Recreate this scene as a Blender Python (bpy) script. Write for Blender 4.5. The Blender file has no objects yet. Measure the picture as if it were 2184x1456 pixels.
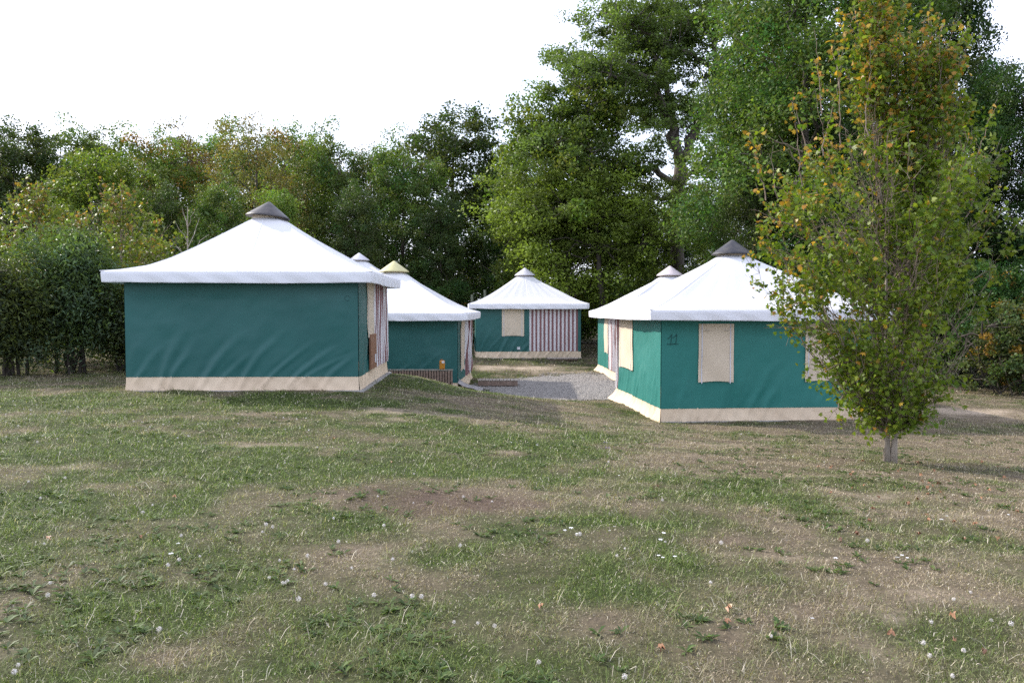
import bpy, math, random
import numpy as np
from mathutils import Vector
R = math.radians
C = bpy.context.scene.collection
sc = bpy.context.scene
rnd = random.Random(7)

# ------------------------------------------------------------------ camera, world, sun, exposure
EYE = 1.64
PITCH = math.atan(73 / 1760)
cam = bpy.data.cameras.new("camera"); cam.lens = 29.0; cam.sensor_width = 36.0; cam.clip_end = 2000
camo = bpy.data.objects.new("camera", cam); C.objects.link(camo)
camo.location = (0, 0, EYE); camo.rotation_euler = (math.pi / 2 - PITCH, 0, 0)
sc.camera = camo

SUN_AZ, SUN_EL = math.atan2(-0.86, 0.50), R(33)
w = bpy.data.worlds.new("World"); sc.world = w; w.use_nodes = True
nt = w.node_tree; nt.nodes.clear()
sky = nt.nodes.new('ShaderNodeTexSky'); sky.sky_type = 'NISHITA'; sky.sun_disc = False
sky.sun_elevation = SUN_EL; sky.sun_rotation = SUN_AZ; sky.dust_density = 2.5; sky.air_density = 1.0
tc = nt.nodes.new('ShaderNodeTexCoord'); nz = nt.nodes.new('ShaderNodeTexNoise')
nz.inputs['Scale'].default_value = 2.2; nz.inputs['Detail'].default_value = 5
mr = nt.nodes.new('ShaderNodeMapRange'); mr.inputs['From Min'].default_value = 0.35; mr.inputs['From Max'].default_value = 0.65
mr.inputs['To Min'].default_value = 0.45; mr.inputs['To Max'].default_value = 0.8
mx = nt.nodes.new('ShaderNodeMixRGB'); mx.inputs['Color2'].default_value = (9.0, 9.6, 11.8, 1)   # veil of bright high cloud
bg = nt.nodes.new('ShaderNodeBackground'); bg.inputs['Strength'].default_value = 0.135
wo = nt.nodes.new('ShaderNodeOutputWorld')
L = nt.links.new
L(tc.outputs['Generated'], nz.inputs['Vector']); L(nz.outputs['Fac'], mr.inputs['Value'])
L(mr.outputs['Result'], mx.inputs['Fac']); L(sky.outputs['Color'], mx.inputs['Color1'])
L(mx.outputs['Color'], bg.inputs['Color']); L(bg.outputs['Background'], wo.inputs['Surface'])

sl = bpy.data.lights.new("sun", 'SUN'); sl.energy = 3.7; sl.angle = R(1.2); sl.color = (1.0, 0.94, 0.84)
so = bpy.data.objects.new("sun", sl); C.objects.link(so)
sdir = Vector((math.sin(SUN_AZ) * math.cos(SUN_EL), math.cos(SUN_AZ) * math.cos(SUN_EL), math.sin(SUN_EL)))
so.rotation_euler = (-sdir).to_track_quat('-Z', 'Y').to_euler(); so.location = (-20, 20, 30)
vs = sc.view_settings; vs.view_transform = 'Standard'; vs.look = 'None'; vs.exposure = 0.72; vs.gamma = 1
sc.cycles.max_bounces = 6; sc.cycles.diffuse_bounces = 3; sc.cycles.transmission_bounces = 4
sc.cycles.transparent_max_bounces = 4; sc.cycles.use_adaptive_sampling = True
sc.cycles.use_denoising = False

# ------------------------------------------------------------------ helpers
def ray(px, py):
    dx, dy = (px - 1092) / 1760, (728 - py) / 1760
    return np.array([dx, math.cos(PITCH) + dy * math.sin(PITCH), -math.sin(PITCH) + dy * math.cos(PITCH)])
def at(px, py, Y):
    d = ray(px, py); t = Y / d[1]
    return np.array([0, 0, EYE]) + d * t

def _hash(ix, iy, seed):
    h = (ix.astype(np.int64) * 374761393 + iy.astype(np.int64) * 668265263 + seed * 1442695041) & 0xffffffff
    h = ((h ^ (h >> 13)) * 1274126177) & 0xffffffff
    return ((h ^ (h >> 16)) & 0xffff) / 65535.0
def vnoise(x, y, seed=0):
    x = np.asarray(x, float); y = np.asarray(y, float)
    ix, iy = np.floor(x), np.floor(y); fx, fy = x - ix, y - iy
    fx = fx * fx * (3 - 2 * fx); fy = fy * fy * (3 - 2 * fy)
    a, b = _hash(ix, iy, seed), _hash(ix + 1, iy, seed)
    c, d = _hash(ix, iy + 1, seed), _hash(ix + 1, iy + 1, seed)
    return (a * (1 - fx) + b * fx) * (1 - fy) + (c * (1 - fx) + d * fx) * fy
def fbm(x, y, scale, seed=0, octv=4):
    s, amp, tot = 0, 1.0, 0
    for k in range(octv):
        s = s + amp * vnoise(np.asarray(x) / scale * 2 ** k, np.asarray(y) / scale * 2 ** k, seed + k * 17)
        tot += amp; amp *= 0.55
    return s / tot

def tag(o, label=None, cat=None, group=None, kind=None):
    if label: o['label'] = label
    if cat: o['category'] = cat
    if group: o['group'] = group
    if kind: o['kind'] = kind
    return o
def empty(name, loc, rz=0, label=None, cat=None, group=None):
    o = bpy.data.objects.new(name, None); C.objects.link(o); o.location = loc; o.rotation_euler.z = rz
    o.empty_display_size = 0.2
    return tag(o, label, cat, group)

def np_mesh(name, V, F, mats, parent=None, col=None, smooth=False, midx=None):
    """V (n,3); F list of faces or (m,k) array; col (n,3) point colours"""
    me = bpy.data.meshes.new(name)
    V = np.asarray(V, np.float32)
    if isinstance(F, np.ndarray):
        m, k = F.shape
        me.vertices.add(len(V)); me.vertices.foreach_set('co', V.ravel())
        me.loops.add(m * k); me.loops.foreach_set('vertex_index', F.astype(np.int32).ravel())
        me.polygons.add(m); me.polygons.foreach_set('loop_start', (np.arange(m) * k).astype(np.int32))
        try: me.polygons.foreach_set('loop_total', np.full(m, k, np.int32))
        except Exception: pass
    else:
        me.from_pydata([tuple(v) for v in V], [], [tuple(f) for f in F])
    for mt in (mats if isinstance(mats, (list, tuple)) else [mats]): me.materials.append(mt)
    if midx is not None: me.polygons.foreach_set('material_index', np.asarray(midx, np.int32))
    if smooth: me.polygons.foreach_set('use_smooth', np.ones(len(me.polygons), bool))
    me.update(calc_edges=True)
    if col is not None:
        ca = me.color_attributes.new('col', 'FLOAT_COLOR', 'POINT')
        cc = np.ones((len(V), 4), np.float32); cc[:, :3] = col
        ca.data.foreach_set('color', cc.ravel())
    o = bpy.data.objects.new(name, me); C.objects.link(o)
    if parent is not None: o.parent = parent
    return o

class MB:
    def __init__(s): s.v = []; s.f = []; s.m = []
    def quad(s, a, b, c, d, mi=0):
        n = len(s.v); s.v += [tuple(a), tuple(b), tuple(c), tuple(d)]; s.f.append((n, n+1, n+2, n+3)); s.m.append(mi)
    def grid(s, P, mi=None):
        """P[i][j] points -> shared grid"""
        n = len(s.v); I, J = len(P), len(P[0])
        for r_ in P: s.v += [tuple(p) for p in r_]
        for i in range(I-1):
            for j in range(J-1):
                s.f.append((n+i*J+j, n+i*J+j+1, n+(i+1)*J+j+1, n+(i+1)*J+j)); s.m.append(mi(i, j) if mi else 0)
    def box(s, cx, cy, cz, sx, sy, sz, mi=0, bev=0.0):
        x0, x1, y0, y1, z0, z1 = cx-sx/2, cx+sx/2, cy-sy/2, cy+sy/2, cz-sz/2, cz+sz/2
        b = min(bev, sx*.45, sy*.45, sz*.45)
        n = len(s.v)
        if b <= 0:
            s.v += [(x0,y0,z0),(x1,y0,z0),(x1,y1,z0),(x0,y1,z0),(x0,y0,z1),(x1,y0,z1),(x1,y1,z1),(x0,y1,z1)]
            for f in [(0,3,2,1),(4,5,6,7),(0,1,5,4),(1,2,6,5),(2,3,7,6),(3,0,4,7)]:
                s.f.append(tuple(n+i for i in f)); s.m.append(mi)
            return
        rings = []
        for (z, i) in ((z0, b), (z0+b, 0), (z1-b, 0), (z1, b)):
            X0, X1, Y0, Y1 = x0+i, x1-i, y0+i, y1-i; c = b*.6
            rings.append([(X0+c,Y0,z),(X1-c,Y0,z),(X1,Y0+c,z),(X1,Y1-c,z),(X1-c,Y1,z),(X0+c,Y1,z),(X0,Y1-c,z),(X0,Y0+c,z)])
        for r_ in rings: s.v += r_
        for k in range(3):
            for j in range(8):
                s.f.append((n+k*8+j, n+k*8+(j+1)%8, n+(k+1)*8+(j+1)%8, n+(k+1)*8+j)); s.m.append(mi)
        s.f.append(tuple(n+j for j in reversed(range(8)))); s.m.append(mi)
        s.f.append(tuple(n+24+j for j in range(8))); s.m.append(mi)
    def tube(s, pts, rad, n=8, mi=0, cap=True):
        pts = [Vector(p) for p in pts]; base = len(s.v); K = len(pts)
        for i, p in enumerate(pts):
            d = (pts[min(i+1, K-1)] - pts[max(i-1, 0)]).normalized()
            if i == 0: u = d.cross(Vector((0, 0, 1)) if abs(d.z) < .9 else Vector((1, 0, 0))).normalized()
            else: u = (u - d * u.dot(d)).normalized()
            v = d.cross(u)
            r_ = rad[i] if hasattr(rad, '__len__') else rad
            for k in range(n):
                a = 2*math.pi*k/n; q = p + (u*math.cos(a) + v*math.sin(a))*r_; s.v.append(tuple(q))
        for i in range(K-1):
            for k in range(n):
                s.f.append((base+i*n+k, base+i*n+(k+1)%n, base+(i+1)*n+(k+1)%n, base+(i+1)*n+k)); s.m.append(mi)
        if cap:
            s.f.append(tuple(base+k for k in reversed(range(n)))); s.m.append(mi)
            s.f.append(tuple(base+(K-1)*n+k for k in range(n))); s.m.append(mi)
    def lathe(s, prof, n=32, mi=0):
        base = len(s.v)
        for (r_, z) in prof:
            for k in range(n):
                a = 2*math.pi*k/n; s.v.append((r_*math.cos(a), r_*math.sin(a), z))
        for i in range(len(prof)-1):
            for k in range(n):
                s.f.append((base+i*n+k, base+i*n+(k+1)%n, base+(i+1)*n+(k+1)%n, base+(i+1)*n+k)); s.m.append(mi)
    def build(s, name, mats, parent=None, smooth=False):
        return np_mesh(name, np.array(s.v), s.f, mats, parent, smooth=smooth, midx=s.m)

# ------------------------------------------------------------------ materials
def newmat(name):
    m = bpy.data.materials.new(name); m.use_nodes = True; t = m.node_tree
    b = t.nodes['Principled BSDF']; return m, t, b
def noise_col(t, b, c1, c2, scale, detail=5, coord='Object', rough=0.6, lo=.35, hi=.65):
    tc = t.nodes.new('ShaderNodeTexCoord'); n = t.nodes.new('ShaderNodeTexNoise')
    n.inputs['Scale'].default_value = scale; n.inputs['Detail'].default_value = detail; n.inputs['Roughness'].default_value = rough
    r = t.nodes.new('ShaderNodeMapRange'); r.inputs['From Min'].default_value = lo; r.inputs['From Max'].default_value = hi
    x = t.nodes.new('ShaderNodeMixRGB'); x.inputs['Color1'].default_value = (*c1, 1); x.inputs['Color2'].default_value = (*c2, 1)
    t.links.new(tc.outputs[coord], n.inputs['Vector']); t.links.new(n.outputs['Fac'], r.inputs['Value'])
    t.links.new(r.outputs['Result'], x.inputs['Fac']); t.links.new(x.outputs['Color'], b.inputs['Base Color'])
    return x, n, tc
def bump(t, b, scale, strength, dist=0.01, coord='Object', detail=4):
    tc = t.nodes.new('ShaderNodeTexCoord'); n = t.nodes.new('ShaderNodeTexNoise')
    n.inputs['Scale'].default_value = scale; n.inputs['Detail'].default_value = detail
    bp = t.nodes.new('ShaderNodeBump'); bp.inputs['Strength'].default_value = strength; bp.inputs['Distance'].default_value = dist
    t.links.new(tc.outputs[coord], n.inputs['Vector']); t.links.new(n.outputs['Fac'], bp.inputs['Height'])
    t.links.new(bp.outputs['Normal'], b.inputs['Normal']); return n
def canvas(name, c1, c2, rough=.7, trans=0.0, spec=.3, sheen=0.0, bstr=.25):
    m, t, b = newmat(name); noise_col(t, b, c1, c2, .9, 3, lo=.2, hi=.8)
    b.inputs['Roughness'].default_value = rough; b.inputs['Specular IOR Level'].default_value = spec
    bump(t, b, 6, bstr * .5, .008, detail=2)
    if trans:
        tr = t.nodes.new('ShaderNodeBsdfTranslucent'); tr.inputs['Color'].default_value = (*c1, 1)
        ms = t.nodes.new('ShaderNodeMixShader'); ms.inputs['Fac'].default_value = trans
        out = t.nodes['Material Output']
        t.links.new(b.outputs[0], ms.inputs[1]); t.links.new(tr.outputs[0], ms.inputs[2]); t.links.new(ms.outputs[0], out.inputs[0])
    return m
M = {}
M['teal'] = canvas('teal_canvas', (.013, .092, .086), (.018, .114, .104), .5, spec=.45)
M['teal_b'] = canvas('teal_canvas_pale', (.016, .150, .128), (.024, .185, .158), .55, spec=.4)  # paler teal on tents B and F
M['white'] = canvas('white_canvas', (.70, .695, .70), (.62, .615, .62), .6, .10, bstr=.3)
M['valance'] = canvas('valance_canvas', (.86, .86, .90), (.80, .80, .84), .6, .08, bstr=.2)
M['cream'] = canvas('cream_canvas', (.70, .59, .45), (.58, .48, .36), .7, .05)
M['stripe_w'] = canvas('curtain_white', (.74, .71, .72), (.66, .64, .65), .7, .1)
M['stripe_m'] = canvas('curtain_maroon', (.25, .12, .12), (.20, .10, .10), .7)
M['skirt'] = canvas('skirt_canvas', (.78, .63, .46), (.60, .46, .32), .7, .03)
M['webbing'] = canvas('webbing', (.62, .62, .66), (.5, .5, .55), .8)
def cap_mat(name, c1, c2, rough=.5, scale=5):
    m, t, b = newmat(name); noise_col(t, b, c1, c2, scale, 8, rough=.75, lo=.42, hi=.6); b.inputs['Roughness'].default_value = rough
    bump(t, b, 25, .3, .01); return m
M['cap_dark'] = cap_mat('cap_dark', (.014, .012, .015), (.055, .044, .042), .45)
M['cap_darkb'] = cap_mat('cap_darkb', (.014, .013, .020), (.048, .042, .036), .5, 3)
M['cap_yellow'] = cap_mat('cap_yellow', (.54, .49, .25), (.46, .42, .21))
M['cap_white'] = cap_mat('cap_white', (.62, .60, .64), (.52, .50, .54))
M['cap_pink'] = cap_mat('cap_pink', (.55, .48, .48), (.46, .40, .41))
m, t, b = newmat('concrete'); noise_col(t, b, (.20, .19, .18), (.32, .30, .28), 6, 8); b.inputs['Roughness'].default_value = .9; bump(t, b, 40, .5, .01); M['concrete'] = m
m, t, b = newmat('old_wood'); noise_col(t, b, (.16, .11, .085), (.28, .20, .16), 14, 8); b.inputs['Roughness'].default_value = .85; bump(t, b, 60, .5, .005); M['wood'] = m
m, t, b = newmat('grey_wood'); noise_col(t, b, (.26, .22, .18), (.40, .35, .30), 14, 8); b.inputs['Roughness'].default_value = .85; bump(t, b, 60, .5, .005); M['wood_l'] = m
m, t, b = newmat('treated_wood'); noise_col(t, b, (.16, .18, .12), (.24, .25, .18), 9, 6); b.inputs['Roughness'].default_value = .85; M['pole'] = m
m, t, b = newmat('brown_board'); noise_col(t, b, (.22, .10, .055), (.27, .13, .07), 5, 6); b.inputs['Roughness'].default_value = .6; M['board'] = m
m, t, b = newmat('marker_ink'); b.inputs['Base Color'].default_value = (.008, .05, .048, 1); b.inputs['Roughness'].default_value = .8; M['ink'] = m
m, t, b = newmat('label_white'); noise_col(t, b, (.7, .7, .72), (.55, .57, .6), 40, 2); M['label'] = m
m, t, b = newmat('amber_plastic'); noise_col(t, b, (.50, .22, .02), (.36, .14, .02), 12, 4); b.inputs['Roughness'].default_value = .2; M['amber'] = m
m, t, b = newmat('metal_hook'); b.inputs['Base Color'].default_value = (.45, .42, .38, 1); b.inputs['Metallic'].default_value = .8; b.inputs['Roughness'].default_value = .5; M['hook'] = m

def leaf_mat(name, trans=.38, rough=.5, huevar=.03):
    m, t, b = newmat(name)
    at_ = t.nodes.new('ShaderNodeAttribute'); at_.attribute_name = 'col'
    oi = t.nodes.new('ShaderNodeObjectInfo')
    h = t.nodes.new('ShaderNodeHueSaturation')
    mm = t.nodes.new('ShaderNodeMapRange'); mm.inputs['To Min'].default_value = .5 - huevar; mm.inputs['To Max'].default_value = .5 + huevar * .4
    mv = t.nodes.new('ShaderNodeMapRange'); mv.inputs['To Min'].default_value = .85; mv.inputs['To Max'].default_value = 1.15
    l = t.links.new
    l(oi.outputs['Random'], mm.inputs['Value']); l(mm.outputs['Result'], h.inputs['Hue'])
    l(oi.outputs['Random'], mv.inputs['Value']); l(mv.outputs['Result'], h.inputs['Value'])
    l(at_.outputs['Color'], h.inputs['Color']); l(h.outputs['Color'], b.inputs['Base Color'])
    b.inputs['Roughness'].default_value = rough; b.inputs['Specular IOR Level'].default_value = .22
    tr = t.nodes.new('ShaderNodeBsdfTranslucent'); g = t.nodes.new('ShaderNodeMixRGB'); g.blend_type = 'MULTIPLY'; g.inputs['Fac'].default_value = 1
    g.inputs['Color2'].default_value = (1.25, 1.35, .55, 1); l(h.outputs['Color'], g.inputs['Color1']); l(g.outputs['Color'], tr.inputs['Color'])
    ms = t.nodes.new('ShaderNodeMixShader'); ms.inputs['Fac'].default_value = trans
    l(b.outputs[0], ms.inputs[1]); l(tr.outputs[0], ms.inputs[2]); l(ms.outputs[0], t.nodes['Material Output'].inputs[0])
    return m
M['leaf'] = leaf_mat('leaf')
M['maple_leaf'] = leaf_mat('maple_leaf', .38, .42, 0.0)
M['grass'] = leaf_mat('grass_blade', .25, .55, 0.0)
def bark(name, c1, c2):
    m, t, b = newmat(name); x, n, tc = noise_col(t, b, c1, c2, 5, 8)
    mp = t.nodes.new('ShaderNodeMapping'); mp.inputs['Scale'].default_value = (3, 3, .5)
    t.links.new(tc.outputs['Object'], mp.inputs['Vector']); t.links.new(mp.outputs['Vector'], n.inputs['Vector'])
    b.inputs['Roughness'].default_value = .95
    bp = t.nodes.new('ShaderNodeBump'); bp.inputs['Strength'].default_value = .8; bp.inputs['Distance'].default_value = .04
    t.links.new(n.outputs['Fac'], bp.inputs['Height']); t.links.new(bp.outputs['Normal'], b.inputs['Normal']); return m
M['bark'] = bark('bark', (.06, .048, .038), (.15, .125, .10))
M['bark_pale'] = bark('bark_pale', (.24, .20, .16), (.42, .36, .30))
M['twig'] = bark('twig_bark', (.16, .12, .09), (.28, .22, .17))
M['bark_dark'] = bark('bark_dark', (.03, .024, .02), (.08, .065, .05))

# ------------------------------------------------------------------ terrain height
TENTS = {  # name: centre x, y, base z, yaw-slope a, half wall
    'A': (-5.45, 18.75, 0.0, .03), 'B': (5.27, 19.89, -.76, .078), 'C': (.60, 38.4, -.55, .055),
    'D': (-3.85, 27.0, -.87, -.033), 'E': (-7.2, 39.0, .18, 0.0), 'F': (5.80, 30.4, -.86, .04)}
ctrl = [(0,-6,.0),(-12,-4,.1),(12,-4,-.1),(0,0,0),(0,4,-.03),(-6,5,.02),(6,6,-.17),(-12,8,.08),(0,9,-.14),(5.2,11.3,-.5),(10,11,-.62),
 (-4,10,-.06),(-10,13,.03),(-16,14,.1),(0,13.5,-.3),(-3,13.5,-.12),(3,14.5,-.62),(6,15.5,-.74),(10,16,-.8),(16,17,-.9),(24,22,-.9),
 (-8,15.5,-.02),(-5.5,15.6,-.03),(-3,15.9,-.05),(-9,20,0),(-13,20,.02),(-20,22,.1),(-8,23,0),(-5,22,-.04),(-2.7,18.5,-.10),(-2.7,20.8,-.10),
 (-1.5,17,-.22),(0,17.5,-.45),(1.6,17.3,-.62),(-2.35,21.3,-.14),(-1.6,21.3,-.36),(-1.0,21.3,-.54),(.1,21.2,-.66),(1.9,21.0,-.76),(-3.5,21.8,-.12),
 (-1.2,23.2,-.84),(-2.5,23.4,-.80),(-4,23.9,-.80),(.5,22.6,-.88),(3,22.8,-.90),(.5,25,-.89),(3,26,-.89),(2,28.5,-.88),(-.5,28,-.86),(6,24,-.88),
 (-2,25.5,-.88),(-5.6,25.5,-.86),(-5.6,29,-.86),(-2,29.2,-.87),(.5,30.5,-.80),(3,31,-.80),(.6,33.5,-.66),(-1.2,36.5,-.58),(2.8,36.5,-.58),(2.8,40.5,-.56),(-1.5,40.5,-.55),
 (3.6,32.4,-.87),(8,32,-.88),(8,28,-.88),(8,22.3,-.80),(8.2,17.6,-.79),(2.6,17.8,-.78),(2.2,22.2,-.86),(5.3,19.9,-.82),(-5.4,18.7,-.05),
 (-7,36,.12),(-7,42,.14),(-12,35,.15),(-10,30,.1),(5,45,-.55),(12,35,-.8),(14,24.5,-.85),(5.5,60,-.55),(-5,50,0),(-20,45,.4),(20,45,-.6),(-30,30,.4),(35,30,-.8),(-40,60,.6),(40,60,-.5),(0,75,-.2)]
ctrl = np.array(ctrl, float)
def _phi(dx, dy): return np.sqrt(dx * dx + dy * dy + .5)
_A = _phi(ctrl[:, 0][:, None] - ctrl[:, 0], ctrl[:, 1][:, None] - ctrl[:, 1]) - np.eye(len(ctrl)) * .12
_N = len(ctrl); _K = np.zeros((_N + 1, _N + 1)); _K[:_N, :_N] = _A; _K[:_N, _N] = 1; _K[_N, :_N] = 1
_W = np.linalg.solve(_K, np.append(ctrl[:, 2], 0))
def ground(x, y, fine=True):
    x = np.asarray(x, float); y = np.asarray(y, float); sh = np.broadcast(x, y).shape
    xr = np.broadcast_to(x, sh).ravel(); yr = np.broadcast_to(y, sh).ravel(); out = np.empty(xr.shape)
    xc, yc = np.clip(xr, -42, 42), np.clip(yr, -8, 78)
    for i in range(0, len(xr), 20000):
        s = slice(i, i + 20000)
        out[s] = _phi(xc[s][:, None] - ctrl[:, 0], yc[s][:, None] - ctrl[:, 1]) @ _W[:_N] + _W[_N]
    if fine:
        out += (fbm(xr, yr, 1.6, 3, 4) - .5) * .07 + (fbm(xr, yr, .32, 9, 2) - .5) * .035
    return out.reshape(sh)
def g1(x, y): return float(ground(np.array([x]), np.array([y]))[0])
def hit(px, py):
    d = ray(px, py); lo = 2.0
    ts = np.linspace(2.5, 80, 3000); P = d[None] * ts[:, None]; z = EYE + P[:, 2]
    g = ground(P[:, 0], P[:, 1]); k = np.argmax(z < g)
    return P[k, 0], P[k, 1], g[k]

# ------------------------------------------------------------------ lawn condition (green / dry / soil), shared by ground and blades
# px, py centre; half widths in px; weight ; kind
def _blob(px, py, rx_m, ry_m, wgt):
    x, y, z = hit(px, py); return (x, y, rx_m, ry_m, wgt)
GREEN = [_blob(*b) for b in [(620,990,2.2,1.0,.5),(880,1000,1.6,.6,.35),(1060,920,2.0,1.3,.35),(80,1090,1.3,.9,.5),(1250,930,1.2,1.2,.3),(180,950,2.5,1.0,.25),(160,860,3,1.0,.4),
   (500,850,3,.7,.4),(880,820,1,1.2,.4),(1180,1000,1.6,.8,.3),(720,1270,.5,.25,.35),(60,1390,.7,.35,.35),(1750,1380,.5,.3,.3),(1500,1250,.5,.3,.25),(1100,1350,.7,.3,.15),(1500,920,1.5,.6,.25),(1430,1190,.5,.3,.3),(1040,820,1.6,.6,.2)]]
SOIL = [_blob(*b) for b in [(860,880,1.0,.7,.55),(1000,890,.9,.4,.4),(620,880,1.2,.4,.35),(470,950,1.6,.5,.35),(110,1000,1.2,.4,.35),(1560,950,1.2,.5,.4),(1700,1015,1.6,.45,.5),(1850,1060,1.2,.5,.45),(2020,1100,1.2,.35,.45),
   (2050,880,2.2,.9,.9),(2100,945,1.0,.5,.5),(1180,790,2.4,2.0,.55),(1080,785,1.5,1.0,.6),(1380,1140,.3,.1,.2),(1690,1200,.35,.18,.45),(700,1370,.6,.3,.35),(900,1180,.5,.2,.1),(560,1150,.8,.3,.1),(1000,1270,.6,.35,.12),(1780,1290,.7,.4,.25),(1550,1320,.7,.3,.3),(1150,860,1.0,.4,.4),(1100,965,.4,.2,.4)]]
DEAD = [_blob(*b) for b in [(880,1060,1.0,.42,.85),(1000,1085,.6,.3,.7),(800,1090,.5,.2,.6),(1650,1150,.7,.3,.45),(1100,975,.3,.2,.6),(950,965,.3,.15,.5),(150,1130,.35,.2,.3),(1060,1340,.5,.2,.25)]]
def _sum(bl, x, y):
    s = 0
    wx = x + (fbm(x, y, .9, 40, 3) - .5) * 1.2; wy = y + (fbm(x, y, .9, 60, 3) - .5) * 1.2
    for bx, by, rx, ry, wg in bl: s = s + wg * np.exp(-((wx - bx) / rx) ** 2 - ((wy - by) / ry) ** 2)
    return s
def lawn(x, y):
    n1 = fbm(x, y, 2.6, 5, 4); n2 = fbm(x, y, .55, 25, 4); n3 = fbm(x, y, 5.5, 77, 2)
    trend = np.clip((x - 1.5) / 9, -.25, .6)
    g = .46 + (n1 - .5) * 1.15 + (n2 - .5) * 1.9 + (n3 - .5) * .5 - trend * .55 + _sum(GREEN, x, y) - _sum(SOIL, x, y) * .5 - _sum(DEAD, x, y) * .7
    s = _sum(SOIL, x, y) + (fbm(x, y, 1.1, 91, 4) - .55) * 1.1 + (fbm(x, y, .3, 95, 3) - .5) * .7 - .20 - np.clip(g - .55, 0, 1) * .8
    d = _sum(DEAD, x, y) + (fbm(x, y, .8, 111, 3) - .62) * 1.2
    return np.clip(g, 0, 1), np.clip(s, 0, 1), np.clip(d, 0, 1)
GR = np.array([.050, .070, .020]); DRY = np.array([.165, .130, .090]); SO = np.array([.38, .305, .23]); DE = np.array([.075, .050, .040])

def ground_cols(x, y):
    g, s, d = lawn(x, y)
    c = DRY * (1 - g[:, None]) + GR * g[:, None] * .9
    c = c * .72  # turf base darkened so gaps between the blades read as shade
    s = np.clip(s * 1.15, 0, 1)[:, None]; c = c * (1 - s) + SO * s
    d = d[:, None] * .8; c = c * (1 - d) + DE * d
    return c

xs = np.unique(np.round(np.concatenate([np.linspace(-400, -60, 18), np.linspace(-60, -22, 60), np.arange(-22, 22, .11), np.linspace(22, 60, 60), np.linspace(60, 400, 18)]), 3))
ys = np.unique(np.round(np.concatenate([np.linspace(-60, -4, 20), np.arange(-4, 3, .3), np.arange(3, 31, .10), np.arange(31, 46, .22), np.linspace(46, 90, 50), np.linspace(90, 600, 20)]), 3))
XX, YY = np.meshgrid(xs, ys)
ZZ = ground(XX, YY)
V = np.stack([XX.ravel(), YY.ravel(), ZZ.ravel()], 1)
ni, nj = len(ys), len(xs)
idx = np.arange(ni * nj).reshape(ni, nj)
F = np.stack([idx[:-1, :-1].ravel(), idx[:-1, 1:].ravel(), idx[1:, 1:].ravel(), idx[1:, :-1].ravel()], 1)
m, t, b = newmat('lawn_soil')
at_ = t.nodes.new('ShaderNodeAttribute'); at_.attribute_name = 'col'
tcn = t.nodes.new('ShaderNodeTexCoord'); n1 = t.nodes.new('ShaderNodeTexNoise'); n1.inputs['Scale'].default_value = 14; n1.inputs['Detail'].default_value = 8; n1.inputs['Roughness'].default_value = .7
r1 = t.nodes.new('ShaderNodeMapRange'); r1.inputs['From Min'].default_value = .3; r1.inputs['From Max'].default_value = .7; r1.inputs['To Min'].default_value = .6; r1.inputs['To Max'].default_value = 1.3
x1 = t.nodes.new('ShaderNodeVectorMath'); x1.operation = 'SCALE'
t.links.new(tcn.outputs['Object'], n1.inputs['Vector']); t.links.new(n1.outputs['Fac'], r1.inputs['Value'])
t.links.new(at_.outputs['Color'], x1.inputs[0]); t.links.new(r1.outputs['Result'], x1.inputs['Scale']); t.links.new(x1.outputs[0], b.inputs['Base Color'])
b.inputs['Roughness'].default_value = .95; b.inputs['Specular IOR Level'].default_value = .1
bump(t, b, 35, .7, .02, detail=8)
go = np_mesh('ground', V, F, m, col=ground_cols(V[:, 0], V[:, 1]), smooth=True)
tag(go, 'grassy camp ground with dry and bare patches', kind='structure')

def in_tent(x, y, grow=.12):
    r_ = np.zeros(np.shape(x), bool)
    for k, (cx, cy, bz, a) in TENTS.items():
        n = math.hypot(1, a); dx, dy = x - cx, y - cy
        u = (dx + a * dy) / n; v = (-a * dx + dy) / n
        r_ |= (np.abs(u) < 2.3 + grow) & (np.abs(v) < 2.3 + grow)
    return r_

# gravel yard
def gravel_mask(x, y):
    e = (fbm(x, y, .8, 200, 4) - .5) * 1.3
    d = np.minimum.reduce([y - (21.9 + .10 * np.abs(x - .5)), (29.6 + .25 * np.clip(x, -2, 4)) - y - np.clip(1.2 - x, 0, 9) * 1.0, x + .9 - (25 - y) * .1, 9 - x + 0 * y])
    return d + e
gx, gy = np.arange(-2, 9.5, .12), np.arange(21, 33, .12)
GX, GY = np.meshgrid(gx, gy); mk = gravel_mask(GX, GY) > 0
Vg = np.stack([GX.ravel(), GY.ravel(), ground(GX, GY).ravel() + .012], 1)
idg = np.arange(GX.size).reshape(GX.shape)
ok = mk[:-1, :-1] & mk[:-1, 1:] & mk[1:, 1:] & mk[1:, :-1] & ~in_tent(GX, GY, 0)[:-1, :-1]
Fg = np.stack([idg[:-1, :-1][ok], idg[:-1, 1:][ok], idg[1:, 1:][ok], idg[1:, :-1][ok]], 1)
m, t, b = newmat('gravel')
tcn = t.nodes.new('ShaderNodeTexCoord'); vo = t.nodes.new('ShaderNodeTexVoronoi'); vo.inputs['Scale'].default_value = 22
cr = t.nodes.new('ShaderNodeMixRGB'); cr.inputs['Color1'].default_value = (.125, .115, .105, 1); cr.inputs['Color2'].default_value = (.30, .275, .25, 1)
t.links.new(tcn.outputs['Object'], vo.inputs['Vector']); sp = t.nodes.new('ShaderNodeSeparateColor')
t.links.new(vo.outputs['Color'], sp.inputs[0]); t.links.new(sp.outputs[0], cr.inputs['Fac']); t.links.new(cr.outputs[0], b.inputs['Base Color'])
bp = t.nodes.new('ShaderNodeBump'); bp.inputs['Strength'].default_value = 1; bp.inputs['Distance'].default_value = .03; bp.invert = True
t.links.new(vo.outputs['Distance'], bp.inputs['Height']); t.links.new(bp.outputs['Normal'], b.inputs['Normal']); b.inputs['Roughness'].default_value = .9
M['gravel'] = m
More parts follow.
